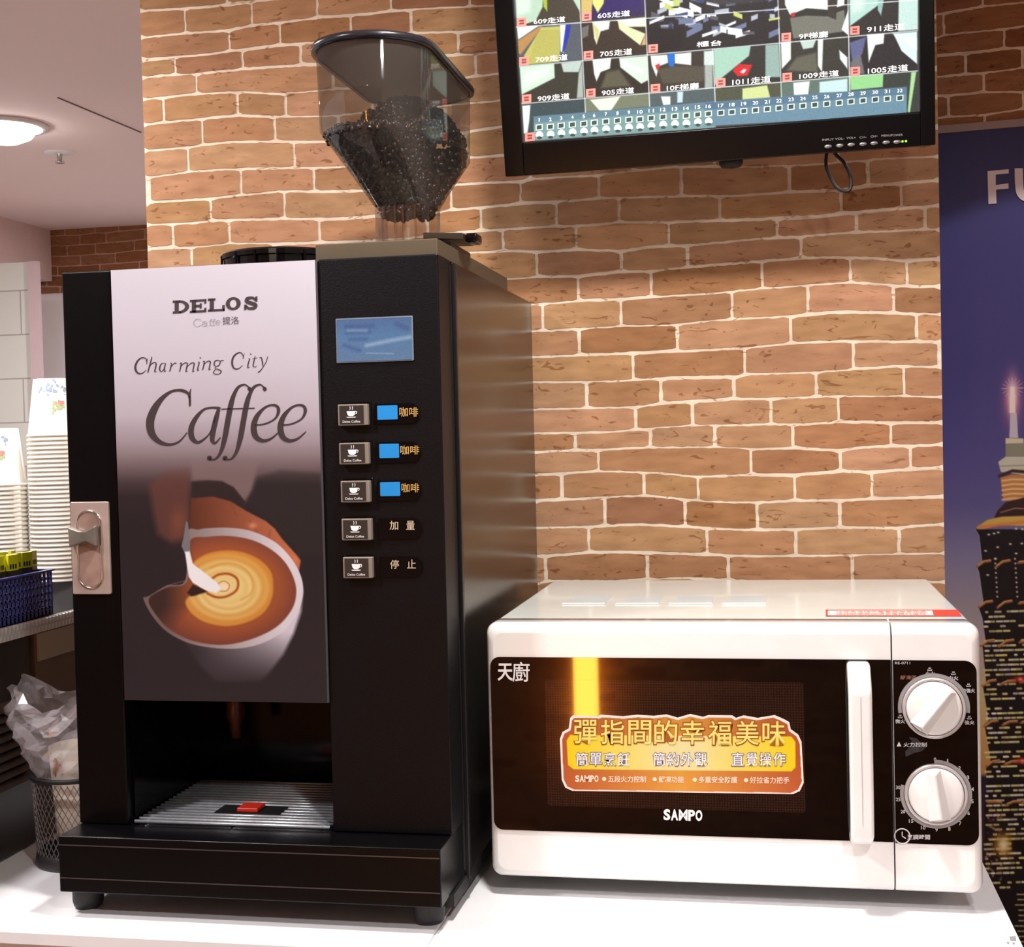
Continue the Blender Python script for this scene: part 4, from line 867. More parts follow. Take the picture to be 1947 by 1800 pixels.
for c, x in zip(main, xs0):
    dy = (x-190)*.008
    put_text(t_, c, fm(*SK(x-5, 132+dy), .0020), fm(*SK(x+178, 132+dy), .0020), fm(*SK(x-5, 322+dy), .0020), bold=.035)
    put_text(t2, c, fm(*SK(x+4, 142+dy), .0023), fm(*SK(x+168, 142+dy), .0023), fm(*SK(x+4, 312+dy), .0023), bold=.006)
t_.build('headline_outline', mat('orange_brown_ink', (158, 88, 36), .4), stk)
hm = mat('headline_yellow', (240, 214, 118), .4); t2.build('headline_lettering', hm, stk)
t_ = MB(); t2 = MB()
for word, x0 in (('簡單烹飪', 205), ('簡約外觀', 755), ('直覺操作', 1315)):
    for k, c in enumerate(word):
        x = x0+k*99; 
        put_text(t_, c, fm(*SK(x-5, 372), .0020), fm(*SK(x+92, 372), .0020), fm(*SK(x-5, 476), .0020), bold=.035)
        put_text(t2, c, fm(*SK(x+1, 378), .0023), fm(*SK(x+86, 378), .0023), fm(*SK(x+1, 469), .0023), bold=.003)
t_.build('subtitle_outline', mat('violet_grey_ink', (116, 104, 128), .4), stk); t2.build('subtitle_lettering', mat('sticker_text_white', (240, 238, 244), .4), stk)
t_ = MB(); impact(t_, 'SAMPO', *SK(200, 538), *SK(368, 585), lambda x, y: fm(x, y, .0020))
for word, x0, x1 in (('五段火力控制', 435, 705), ('解凍功能', 795, 975), ('多重安全防護', 1080, 1355), ('好拉省力把手', 1445, 1725)):
    y = 540+(x0-435)*.008; put_text(t_, word, fm(*SK(x0, y), .0020), fm(*SK(x1, y+2), .0020), fm(*SK(x0, y+47), .0020), bold=.012)
    c_ = fm(*SK(x0-28, y+24), .0020); t_.add([(c_.x+.0019*math.cos(R(a)), c_.y, c_.z+.0019*math.sin(R(a))) for a in range(0, 360, 30)], [tuple(range(12))])
t_.build('small_lettering', mat('sticker_text_pink', (250, 218, 196), .4), stk)
# dials
DM = lambda x, y: (1680+x/4.5, 1230+y/4.5)
DRING = mat('dial_scale_grey', (150, 146, 148), .5)
def dial(cxp, cyp, ang, a0, a1):
    c = fm(cxp, cyp); R0 = .0247
    d = MB(); d.lathe([(.0005, WY-.0065), (R0-.0035, WY-.0065), (R0-.0015, WY-.0055), (R0-.0010, WY-.001)], c.x, 0, 64, 'y', cz=c.z); d = d.build('dial', WHITEK, cpn, smooth=True)
    r_ = MB(); r_.lathe([(R0-.0006, WY-.001), (R0-.0006, WY-.0042), (R0+.0006, WY-.0048), (R0+.0020, WY-.0042), (R0+.0020, WY-.001)], c.x, 0, 64, 'y', cz=c.z); r_.build('dial_ring', mat('ring_silver', (205, 200, 200), .25, metal=.3), d, smooth=True)
    k = MB(); ca, sa = math.cos(R(ang)), math.sin(R(ang))
    def T(u, v_): return (c.x+u*ca-v_*sa, c.z+u*sa+v_*ca)
    Lh, wd = R0-.0025, .0105; o_ = [T(-Lh, -wd*.9), T(Lh, -wd*.6), T(Lh+.0006, 0), T(Lh, wd*.6), T(-Lh, wd*.9)]
    i_ = [T(-Lh+.003, -.0014), T(Lh-.002, -.0014), T(Lh-.0015, 0), T(Lh-.002, .0014), T(-Lh+.003, .0014)]
    n = 5; k.add([(x, WY-.0063, z) for x, z in o_]+[(x, WY-.0150, z) for x, z in i_], [tuple(range(n, 2*n))]+[(q_, (q_+1) % n, (q_+1) % n+n, q_+n) for q_ in range(n)])
    k.build('dial_grip', WHITEK, d, bevel=.0012, seg=3)
    s_ = MB(); N = 48
    r1, r2 = R0+.0024, R0+.0056; pts = []
    for q_ in range(N+1): a = R(a0+(a1-a0)*q_/N); pts += [(c.x+r1*math.cos(a), WY-.0014, c.z+r1*math.sin(a)), (c.x+r2*math.cos(a), WY-.0014, c.z+r2*math.sin(a))]
    s_.add(pts, [(2*q_, 2*q_+1, 2*q_+3, 2*q_+2) for q_ in range(N)]); s_.build('dial_scale', DRING, cpn); return c
c1 = dial(1775.5, 1345.5, 52, -8, 190); c2 = dial(1779.5, 1509.5, 97, -195, 92)
t_ = MB()
def dt(s_, cx, cy, w_, h_, bold=.0, mb=t_): put_text(mb, s_, fm(*DM(cx-w_/2, cy-h_/2)), fm(*DM(cx+w_/2, cy-h_/2)), fm(*DM(cx-w_/2, cy+h_/2)), bold=bold)
for s_, x, y in (('0', 440, 960), ('1', 548, 972), ('2', 650, 1035), ('3', 722, 1115), ('4', 762, 1215), ('5', 760, 1320), ('6', 728, 1420), ('7', 655, 1508), ('8', 563, 1555), ('9', 453, 1562)): dt(s_, x, y, 20 if s_ != '1' else 10, 32, .01)
for s_, x, y in (('10', 343, 1545), ('15', 240, 1487), ('20', 170, 1407), ('25', 128, 1303), ('30', 128, 1200)): dt(s_, x-4, y, 38, 30, .01)
for s_, x, y, w_ in (('小火', 398, 227, 82), ('中火', 597, 265, 86), ('中強火', 728, 372, 108), ('強火', 735, 645, 84), ('微火', 142, 635, 84)): dt(s_, x, y, w_, 36, .012)
for x, y in ((395, 188), (597, 222), (727, 325), (733, 602), (142, 592)):
    Pd = lambda a, b_: fm(*DM(a, b_)); poly(t_, [(x-22, y+2), (x-18, y+2), (x-14, y+10), (x+14, y+10), (x+18, y+2), (x+22, y+2), (x+17, y+15), (x-17, y+15)], Pd)
    for q_ in (-8, 0, 8): poly(t_, [(x+q_-2, y-14), (x+q_+2, y-14), (x+q_+2, y+2), (x+q_-2, y+2)], Pd)
dt('RE-0711', 162, 136, 130, 22, .0); dt('烹調時間', 300, 1625, 195, 44, .014); dt('火力控制', 270, 835, 200, 40, .01)
poly(t_, [(112, 850), (132, 808), (152, 850)], Pd)
cc = Pd(160, 1617); t_.tube([(cc.x+.0066*math.cos(R(a)), cc.y, cc.z+.0066*math.sin(R(a))) for a in range(0, 360, 20)], .0006, 5, closed=True)
t_.tube([(cc.x, cc.y, cc.z+.004), (cc.x, cc.y, cc.z), (cc.x+.003, cc.y, cc.z-.002)], .0005, 5)
t_.build('panel_lettering', mat('panel_ink', (205, 202, 205), .5), cpn)
t_ = MB(); dt('解凍區', 212, 260, 140, 36, .01, t_); t_.build('orange_lettering', mat('panel_ink_orange', (140, 96, 78), .5), cpn)
t_ = MB(); poly(t_, [(215, 770), (290, 780), (300, 800), (370, 850), (330, 890), (260, 905), (190, 940), (185, 890), (230, 850), (240, 800)], lambda a, b_: fm(*DM(a, b_), .0012)); t_.build('residue_smudge', mat('smudge', (52, 48, 50), .7, noise=(300, .7)), cpn)
# warning label on top, feet
b = MB(); q4 = [toT(1570, 1160), toT(1772, 1160), toT(1776, 1172), toT(1573, 1172)]; zz = wz+.0004
b.add([(p.x, p.y, zz) for p in q4], [(0, 1, 2, 3)], 0); q5 = [toT(1772, 1159.5), toT(1820, 1159.5), toT(1829, 1172), toT(1776, 1172)]; b.add([(p.x, p.y, zz) for p in q5], [(0, 1, 2, 3)], 1)
lab = b.build('warning_label', [mat('label_pink_white', (246, 226, 220), .4), mat('label_red', (226, 66, 52), .4)], mw)
b = MB()
for x0, y0, x1, y1 in ((1570, 1160, 1772, 1161.3), (1573, 1170.6, 1776, 1172), (1570, 1160, 1574, 1172)):
    b.add([(p.x, p.y, zz+.0002) for p in (toT(x0, y0), toT(x1, y0), toT(x1, y1), toT(x0, y1))], [(0, 1, 2, 3)])
for k in range(2): put_text(b, ['注意高溫請勿覆蓋或放置物品', '請詳閱使用說明書後再行操作'][k], toT(1590, 1162.3+k*4.2)+Vector((0, 0, .0006)), toT(1760, 1162.3+k*4.2)+Vector((0, 0, .0006)), toT(1590, 1165.6+k*4.2)+Vector((0, 0, .0006)))
b.build('label_border', mat('label_red', (226, 66, 52), .4), lab)
for x in (WX0+.04, WX1-.04):
    for y in (WY+.075, WB-.05):
        b = MB(); b.lathe([(.001, 0), (.011, 0), (.013, .003), (.013, WZ0+.004), (.001, WZ0+.004)], x, y, 20); b.build('foot', mat('rubber', (34, 32, 36), .55), mw, smooth=True)
# ================================================================== MONITOR
cw_, ch_, ti, ro = .0704730, .0410459, .170276, .0126452; T0 = Vector((-.26774, 1.5, .75467))
tu = Vector((math.cos(ro), 0, math.sin(ro))); tv_ = Vector((-math.sin(ro), 0, math.cos(ro)))
Rt = Matrix.Rotation(ti, 3, 'X'); tu, tv_ = Rt @ tu, Rt @ tv_; tn = tu.cross(tv_)     # toward the room
tp = lambda i, j, o=0: T0+tu*(i*cw_)+tv_*(j*ch_)+tn*o
tpx = lambda x, y, o=0: onP(x, y, T0+tn*o, tn)
tvt = thing('monitor', 'black wall monitor showing a grid of security camera views', 'monitor')
BEZ = mat('bezel_black', (7, 7, 9), .25, spec=.25)
def tbox(i0, i1, j0, j1, o0, o1, mb): mb.hexa([tp(i0, j0, o1), tp(i1, j0, o1), tp(i1, j1, o1), tp(i0, j1, o1)], [tp(i0, j0, o0), tp(i1, j0, o0), tp(i1, j1, o0), tp(i0, j1, o0)])
i0_, i1_, j0_, j1_ = -.325, 6.235, -.875, 6.38
b = MB(); tbox(i0_, i1_, j0_, j1_, -.034, -.0008, b); hs_ = b.build('back_cover', BEZ, tvt, bevel=.003)
b = MB(); tbox(i0_, -.02, j0_, j1_, -.001, .005, b); tbox(6.02, i1_, j0_, j1_, -.001, .005, b); tbox(-.02, 6.02, 6.03, j1_, -.001, .005, b); tbox(-.02, 6.02, j0_, -.03, -.001, .005, b)
bez = b.build('bezel', BEZ, tvt, bevel=.0012)
K4 = lambda x, y: (930+x/4.528, y/4.528); K5 = lambda x, y: (1340+x/3.2076, y/3.2076)
def paint_tv(X, Y):
    p = Paint(X, Y, (60, 62, 60)); r_ = np.random.default_rng(4)
    D = (46, 42, 38); W = (236, 246, 236); G = (188, 214, 190); YL = (226, 232, 130)
    def P4(pts, c, s_=1.2, a=1): p.poly([K4(*q_) for q_ in pts], c, s_, a=a)
    def P5(pts, c, s_=1.2, a=1): p.poly([K5(*q_) for q_ in pts], c, s_, a=a)
    # cell 609
    P4([(215, -300), (790, -300), (790, 180), (235, 230)], (70, 62, 50)); P4([(215, -300), (480, -300), (460, 60), (400, 180), (240, 228)], G); P4([(215, -300), (400, -300), (350, 100), (235, 140)], W, 5, .6)
    P4([(440, -200), (500, -100), (500, 100), (470, 60)], (170, 190, 60)); P4([(690, -60), (780, -60), (780, 100)], G)
    # 605
    P4([(785, -300), (1345, -300), (1345, 130), (795, 185)], (52, 36, 84)); P4([(785, -300), (920, -300), (880, 120), (795, 185)], (214, 186, 110)); P4([(900, -200), (1010, -200), (985, 30), (935, 110), (890, 30)], YL)
    P4([(985, 50), (1060, -100), (1330, -100), (1300, 60), (930, 140)], (48, 30, 96)); 
    # desk view (big cell)
    P4([(1345, -400), (2240, -400), (2200, 400), (1365, 465)], (38, 34, 36)); P5([(0, -300), (455, -300), (455, 265), (0, 300)], (44, 40, 42))
    for _ in range(95):
        x, y = r_.uniform(1225, 1480), r_.uniform(-30, 70)
        if (y-70) < -(x-1225)*.30+ (0 if x > 1290 else -10) or r_.random() < .7:
            if (x < 1300 and y > 55) : continue
            w_, h_ = r_.uniform(3, 15), r_.uniform(2, 7); a = r_.uniform(-.5, .5); c = [(240, 244, 250), (180, 186, 200), (110, 120, 150), (60, 70, 110), (90, 90, 96), (200, 210, 110)][int(r_.choice(6, p=[.34, .22, .16, .1, .14, .04]))]
            p.poly([(x-w_, y-h_+a*w_), (x+w_, y-h_-a*w_), (x+w_, y+h_-a*w_), (x-w_, y+h_+a*w_)], c, 1)
    P4([(1365, 230), (1680, 240), (1640, 420), (1370, 460)], (34, 26, 30), 4); P5([(0, -60), (380, -60), (360, 10), (100, 30), (0, 10)], (60, 56, 60), 3)
    # 9F
    P5([(455, -300), (875, -300), (875, 220), (460, 260)], (54, 50, 46)); P5([(480, -200), (860, -200), (850, 30), (760, 60), (620, 50), (520, 90), (490, 30)], W); P5([(520, 110), (620, 95), (740, 100), (850, 60), (860, 190), (540, 235)], (118, 118, 108)); P5([(750, -60), (815, -60), (800, 120), (750, 100)], (60, 54, 50)); P5([(525, 80), (550, 75), (550, 100), (528, 105)], (200, 40, 50)); P5([(835, 180), (875, 60), (875, 215)], W)
    # 911
    P5([(880, -300), (1300, -300), (1300, 180), (882, 215)], (50, 46, 46)); P5([(880, -300), (1120, -300), (1060, 30), (885, 160)], (180, 216, 204)); P5([(1060, -100), (1110, -100), (1075, 95), (1055, 60)], (150, 186, 176)); P5([(1185, -100), (1300, -100), (1300, 180), (1180, 190)], (196, 222, 214)); P5([(880, -200), (1010, -200), (960, 60), (900, 80)], W, 6, .6)
    # 709
    P4([(240, 235), (785, 190), (800, 515), (262, 570)], (86, 92, 100)); P4([(240, 235), (430, 220), (250, 340)], W); P4([(248, 350), (440, 225), (460, 232), (270, 470), (256, 460)], (186, 138, 84)); P4([(300, 480), (450, 235), (610, 225), (610, 440), (600, 530), (340, 555)], (196, 190, 100))
    for k in range(40): p.line([K4(340+k*7, 540), K4(420+k*5, 260)], .8, (140, 134, 70), .8, .25)
    P4([(610, 215), (660, 212), (640, 460), (615, 440)], W); P4([(660, 215), (705, 212), (690, 300), (655, 420), (625, 470), (640, 360)], (40, 50, 170)); 
    # 705
    P4([(790, 190), (1350, 140), (1365, 460), (805, 515)], (58, 46, 38)); P4([(890, 190), (1040, 180), (1030, 250), (960, 270), (925, 380), (905, 330)], W); P4([(890, 190), (950, 260), (925, 380)], (216, 206, 130)); P4([(1105, 175), (1345, 150), (1350, 230), (1200, 230), (1345, 290), (1300, 390), (1120, 250)], (222, 226, 180)); P4([(1105, 175), (1340, 150), (1345, 215), (1190, 230)], W, 2, .8); P4([(800, 240), (860, 215), (850, 310), (805, 330)], (112, 110, 104))
    P4([(1310, 390), (1345, 290), (1350, 385)], (220, 170, 120))
    # 909
    P4([(262, 575), (800, 520), (815, 840), (282, 895)], (56, 54, 46)); P4([(262, 575), (560, 548), (565, 670), (280, 815)], (206, 226, 206)); P4([(300, 620), (520, 570), (520, 640), (290, 760)], W, 5, .6); P4([(620, 545), (800, 525), (770, 620), (640, 620)], (190, 206, 196)); P4([(770, 640), (800, 530), (812, 840), (755, 845)], (170, 180, 170))
    # 905
    P4([(805, 520), (1365, 470), (1378, 790), (822, 840)], (48, 42, 36)); P4([(890, 515), (1050, 500), (1040, 590), (960, 620), (925, 700), (905, 640)], W); P4([(1120, 500), (1360, 480), (1370, 690), (1310, 720), (1130, 580)], (214, 230, 214)); P4([(1130, 510), (1320, 600), (1320, 640), (1140, 570)], W, 3, .8); P4([(960, 760), (1010, 620), (1120, 600), (1220, 740)], (92, 88, 70), 3)
    # 10F
    P4([(1370, 470), (2000, 415), (2000, 740), (1380, 790)], (62, 56, 48)); P4([(1390, 480), (1540, 470), (1540, 540), (1460, 570), (1440, 660), (1400, 560)], W); P4([(1530, 465), (1605, 460), (1590, 575), (1550, 570)], (30, 110, 210)); P4([(1600, 465), (1740, 450), (1740, 560), (1600, 545)], W); P4([(1430, 560), (1470, 545), (1465, 590), (1440, 600)], (210, 50, 50)); P4([(1745, 450), (1840, 445), (1830, 600), (1740, 605)], (60, 52, 46)); P4([(1850, 440), (2000, 430), (2000, 560), (1850, 560)], (206, 222, 212)); P4([(1450, 600), (1600, 570), (1890, 570), (1840, 700), (1500, 720)], (84, 78, 66), 2); P5([(0, 330), (48, 310), (50, 540), (0, 545)], (214, 226, 222), 2, .7)
    # 1011
    P5([(55, 300), (455, 262), (465, 505), (62, 540)], (52, 50, 48)); P5([(55, 300), (280, 280), (270, 340), (110, 470), (62, 520)], (168, 206, 186)); P5([(170, 430), (210, 390), (290, 395), (260, 460), (200, 465)], (214, 40, 46)); P5([(215, 440), (240, 420), (255, 425), (235, 448)], W); P5([(370, 275), (450, 268), (460, 470), (370, 470)], (150, 176, 168))
    # 1009
    P5([(465, 258), (875, 225), (882, 465), (470, 505)], (58, 56, 50)); P5([(465, 258), (525, 250), (525, 360), (470, 420)], W); P5([(580, 248), (680, 240), (660, 290), (600, 300)], (196, 214, 206)); P5([(690, 240), (722, 238), (715, 440), (690, 400)], W); P5([(820, 305), (870, 350), (870, 420), (825, 360)], (230, 236, 236)); P5([(500, 430), (560, 350), (680, 320), (690, 440)], (100, 98, 84), 3)
    # 1005
    P5([(882, 222), (1295, 190), (1298, 430), (888, 465)], (46, 42, 44)); P5([(885, 260), (985, 225), (960, 330), (900, 380)], (96, 100, 140)); P5([(990, 210), (1095, 205), (1090, 265), (1040, 275), (1000, 380)], W); P5([(1150, 205), (1295, 192), (1295, 390), (1200, 310)], (214, 232, 232)); P5([(1150, 205), (1290, 240), (1290, 300)], W, 4, .8); P5([(890, 380), (950, 330), (975, 450), (890, 455)], (110, 108, 112))
    # bottom row strip above the task bar
    P4([(285, 905), (820, 855), (830, 960), (300, 1230)], (58, 76, 80)); P4([(285, 910), (355, 905), (345, 1040), (330, 1140), (300, 1150)], W); P4([(830, 855), (1375, 800), (1380, 915), (830, 965)], (120, 126, 104)); P4([(870, 860), (1130, 830), (1050, 950), (950, 950)], (240, 246, 220)); P4([(1380, 800), (2000, 750), (2000, 870), (1380, 915)], (84, 96, 98)); P4([(1480, 830), (1560, 830), (1560, 900), (1500, 905)], W); P4([(1620, 790), (1670, 790), (1665, 880), (1620, 885)], (200, 222, 236))
    P5([(62, 545), (465, 505), (470, 590), (62, 620)], (80, 84, 66)); P5([(230, 540), (380, 520), (400, 600), (230, 610)], (210, 220, 150)); P5([(470, 508), (880, 468), (880, 560), (470, 590)], (96, 116, 106)); P5([(540, 505), (640, 495), (630, 575), (545, 580)], W); P5([(700, 500), (870, 480), (870, 560), (700, 565)], (200, 226, 226)); P5([(885, 468), (1090, 450), (1085, 530), (890, 550)], (150, 210, 140)); P5([(1090, 450), (1298, 432), (1302, 690), (1235, 690), (1230, 530), (1090, 535)], (56, 62, 56)); P5([(1260, 440), (1290, 437), (1250, 690), (1238, 680)], (170, 214, 150))
    # task bar
    P4([(385, 1005), (1950, 872), (1950, 1100), (385, 1210)], (124, 158, 158), 1); P5([(0, 625), (1232, 530), (1232, 700), (0, 770)], (106, 140, 158), 1); P4([(385, 1005), (1950, 872), (1950, 930), (385, 1060)], (88, 118, 140), 2, .7); P5([(0, 625), (1232, 530), (1232, 575), (0, 670)], (82, 112, 136), 2, .7)
    # cell dividers
    for a_, b_ in (((976, -24), (1745, -95)), ((972, -100), (1745, -172)), (K4(235, 233), K5(1295, 0)), (K4(262, 572), K5(1296, 187)), (K4(282, 893), K5(1298, 432))): p.line([a_, b_], 1.6, (236, 240, 240), .8)
    c33 = K5(455, 0)
    for a_, b_ in ((K4(778, 0), K4(830, 965)), (K4(1340, 0), K4(1382, 915)), (K5(48, 300), K5(64, 620)), (K5(445, -40), K5(468, 590)), (K5(873, -40), K5(884, 555))): p.line([a_, b_], 1.6, (236, 240, 240), .8)
    p.c += np.random.default_rng(1).normal(0, 4, X.shape)[..., None]
    return p.c
A_ = tp(-.02, 6.03, 0); scr = MB(); tbox(-.02, 6.02, -.03, 6.03, -.0008, -.0004, scr); scr = scr.build('screen', mat('screen_black', (14, 16, 18), .3), tvt)
print_grid('camera_picture', A_, tp(6.02, 6.03, 0)-A_, tp(-.02, -.01, 0)-A_, 640, 400, paint_tv, attr_mat('screen_glow', .3, .3, emission=1.25), scr)
WEM = mat('screen_text_white', (250, 250, 250), .4, emit=(250, 250, 250), es=1.0)
t_ = MB(); sx = .42
for s_, kf, x0, y0, x1, y1 in (('609走道', K4, 383, 165, 655, 200), ('605走道', K4, 935, 112, 1213, 150), ('櫃台', K5, -50, 258, 103, 282), ('9F梯廳', K5, 575, 205, 752, 234), ('911走道', K5, 990, 158, 1220, 190), ('709走道', K4, 400, 490, 675, 528), ('705走道', K4, 955, 440, 1232, 480),
        ('909走道', K4, 418, 825, 692, 864), ('905走道', K4, 970, 775, 1248, 814), ('10F梯廳', K4, 1530, 735, 1805, 773), ('1011走道', K5, 168, 480, 402, 512), ('1009走道', K5, 577, 445, 818, 474), ('1005走道', K5, 995, 410, 1240, 442)):
    y0 -= 14 if kf is K4 else 9; a_, b_ = kf(x0, y0), kf(x1, y1); h_ = b_[1]-a_[1]; sl = -.085*(b_[0]-a_[0])
    put_text(t_, s_, tpx(a_[0], a_[1]-sl*.5, .0006), tpx(b_[0], a_[1]+sl*.5, .0006), tpx(a_[0], b_[1]-sl*.5, .0006), bold=.004)
NX = [(431, 1032), (527, 1027), (620, 1018), (717, 1008), (815, 1002), (905, 992), (1005, 982), (1105, 974), (1203, 967), (1298, 963), (1395, 953), (1497, 942), (1598, 937), (1697, 932), (1795, 922), (1888, 915)]
nums = [K4(*q_) for q_ in NX]+[K5(100+k*74.0+(k > 5)*2, 640-k*5.9) for k in range(1, 16)]
nums = nums[:16]+[K5(x, y) for x, y in ((98, 643), (166, 638), (238, 632), (309, 627), (381, 620), (453, 614), (526, 606), (599, 600), (671, 594), (744, 588), (820, 582), (892, 574), (965, 568), (1040, 562), (1113, 557), (1190, 552))]
for k, (x, y) in enumerate(nums):
    w_ = (.9 if k == 0 else 2.2) if k < 9 else 5; put_text(t_, str(k+1), tpx(x-w_, y-3, .0006), tpx(x+w_, y-3.5, .0006), tpx(x-w_, y+3.5, .0006))
t_.build('screen_lettering', WEM, scr)
ic = MB()
for k, (x, y) in enumerate(nums):
    P_ = lambda a, b_: tpx(a, b_, .0004)
    for rr_, mi_, o_ in ((7.4, 0, .0004), (5.2, 1, .0006)):
        ic.add([tpx(x+sx_*rr_*.9, y+14+sy_*rr_*.75-(.6*sx_ if 1 else 0), o_) for sx_, sy_ in ((-1, -1), (1, -1), (1, 1), (-1, 1))], [(0, 1, 2, 3)], mi_)
    if k < 16:
        ic.add([tpx(x+.5+7.5*math.cos(R(a)), y+30-9*math.sin(R(a))*(1 if a < 181 else .3), .0004) for a in range(0, 360, 24)], [tuple(range(15))], 0)
        ic.add([tpx(x+.5+5*math.cos(R(a)), y+34-3*math.sin(R(a)), .0006) for a in range(0, 360, 40)], [tuple(range(9))], 1)
ic.build('camera_icons', [mat('icon_pale', (190, 206, 186), .4, emit=(190, 206, 186), es=.8), mat('icon_dark', (40, 60, 60), .4, emit=(50, 74, 76), es=.6)], scr)
ic = MB()
for kf, x, y in ((K4, 300, 525), (K4, 322, 850), (K4, 855, 475), (K4, 875, 800), (K4, 1412, 418), (K4, 1432, 760), (K4, 350, 1178), (K4, 840, 142), (K5, 497, 226), (K5, 915, 186), (K5, 97, 503), (K5, 503, 470), (K5, 918, 434), (K4, 280, 190)):
    a_, b_ = kf(x, y)
    ic.add([tpx(a_+u*9, b_+v_*8-u*.8, .0005) for u, v_ in ((-1, -1), (1, -1), (1, 1), (-1, 1))], [(0, 1, 2, 3)], 0)
    for dy in (-2.6, 2.6): ic.add([tpx(a_+u*4.5, b_+dy+v_*1.8-u*.4, .0007) for u, v_ in ((-1, -1), (1, -1), (1, 1), (-1, 1))], [(0, 1, 2, 3)], 1)
ic.build('record_icons', [mat('icon_red', (236, 120, 112), .4, emit=(236, 120, 112), es=.9), mat('icon_maroon', (120, 60, 56), .4, emit=(110, 60, 56), es=.6)], scr)
# monitor controls
SIL = mat('button_silver', (170, 168, 172), .25, metal=.8)
bpx = [(1574.5, 278.4), (1596.6, 276.6), (1618.4, 275), (1640.9, 273.8), (1662, 272.2), (1685, 270.6), (1705.4, 269.7)]
t_ = MB()
for (x, y), s_ in zip(bpx, ('INPUT', 'VOL-', 'VOL+', 'CH-', 'CH+', 'MENU', 'POWER')):
    c = tpx(x, y, .0052); k = MB(); rings = []
    for o_, f_ in ((0, 1), (.0014, .95), (.0022, .6)): rings.append([c+tu*(.0042*f_*math.cos(R(a)))+tv_*(.0021*f_*math.sin(R(a)))+tn*o_ for a in range(0, 360, 24)])
    loft(k, rings, False, True); k.build('button', SIL, tvt, smooth=True)
    w_ = 2.6*len(s_)*.85; put_text(t_, s_, tpx(x-w_, y-14.5, .0053), tpx(x+w_, y-15.5, .0053), tpx(x-w_, y-10.5, .0053))
t_.build('button_lettering', GREYPR, bez)
b = MB()
for x, y in ((1716, 268.8), (1722.5, 268.2)): c = tpx(x, y, .0053); b.add([c+tu*(.0011*math.cos(R(a)))+tv_*(.0011*math.sin(R(a))) for a in range(0, 360, 30)], [tuple(range(12))])
b.build('power_light', mat('led_green', (120, 240, 60), .4, emit=(120, 255, 60), es=3), bez)
b = MB(); c0 = tp(2.6, 2.6, -.034); b.box(c0.x-.05, c0.x+.05, c0.y-.006, YW-.0008, c0.z-.05, c0.z+.05); b.build('wall_bracket', BLKM, tvt, bevel=.002)
b = MB(); c0 = tpx(1390, 309, -.02); b.lathe([(.001, 0), (.011, .001), (.013, .004), (.013, .012), (.001, .012)], c0.x, c0.y, 20); o = b.build('stand_socket', BLKM, tvt, smooth=True, loc=(0, 0, c0.z-.0055))
K3 = lambda x, y: onY(1330+x/4.0563, 280+y/4.0563, 1.535)
lp = catmull([K3(*q_) for q_ in ((985, 20), (975, 130), (1005, 220), (1050, 300), (1100, 335), (1150, 335), (1170, 290), (1160, 210), (1115, 120), (1055, 60), (1030, 15))], 6)
b = MB(); b.tube([tuple(q_) for q_ in lp], .0019, 8); tag(b.build('cable', mat('cable_black', (18, 15, 16), .5), None, smooth=True), 'short black cable loop hanging below the wall monitor', 'cable')
# ================================================================== LEFT SIDE: black louvred unit, shelf, cups, basket, bin
ZS = .2418; FX = -.790
lv = thing('black_cabinet', 'black louvred cabinet on the counter left of the coffee machine', 'cabinet')
b = MB(); b.box(-1.45, FX-.004, 1.0, 1.337, .0005, .2265); b.build('cabinet_shell', mat('cabinet_black', (30, 26, 28), .28, spec=.6), lv, bevel=.002)
za, zb_ = onX(20, 1500, FX).z, onX(20, 1335, FX).z
for k in range(9):
    z = za+(zb_-za)*(k+.3)/9; v = MB(); v.hexa([(FX+.003, 1.01, z), (FX+.003, 1.33, z), (FX-.004, 1.33, z+.008), (FX-.004, 1.01, z+.008)], [(FX+.002, 1.01, z-.0012), (FX+.002, 1.33, z-.0012), (FX-.005, 1.33, z+.0065), (FX-.005, 1.01, z+.0065)])
    v.build('louvre_slat', mat('slat_dark', (44, 36, 36), .35), lv)
cb = thing('cardboard_box', 'brown cardboard box standing behind the waste cup under the shelf', 'box')
b = MB(); b.box(-1.05, FX-.002, 1.345, 1.60, 0, .2265); b.build('box_body', mat('cardboard_brown', (112, 84, 62), .7, noise=(20, .2)), cb, bevel=.001)
b = MB(); b.box(-1.02, FX+.0002, 1.348, 1.598, .196, .226); b.build('box_flap', mat('cardboard_pale', (172, 148, 122), .7), cb)
sh = thing('shelf', 'black shelf with ribbed chrome edge holding the paper cups', 'shelf')
b = MB(); b.box(-1.55, FX-.003, 1.0, 1.98, .2267, ZS); b.build('shelf_board', mat('shelf_black', (12, 10, 11), .7, spec=.1), sh)
b = MB(); b.box(FX-.003, FX-.001, 1.0, 1.98, .2267, ZS); y = 1.0
while y < 1.975:
    for q_ in range(2):
        z0 = .2272+q_*.0072; yy = y+q_*.0035
        b.hexa([(FX+.0016, yy+.0004, z0), (FX+.0016, yy+.0040, z0+.001), (FX+.0016, yy+.0050, z0+.0066), (FX+.0016, yy+.0014, z0+.0060)], [(FX-.001, yy, z0-.0002), (FX-.001, yy+.0044, z0), (FX-.001, yy+.0054, z0+.007), (FX-.001, yy+.001, z0+.007)])
    y += .0072
b.build('ribbed_edge', mat('edge_chrome', (226, 222, 218), .38, metal=.45), sh)
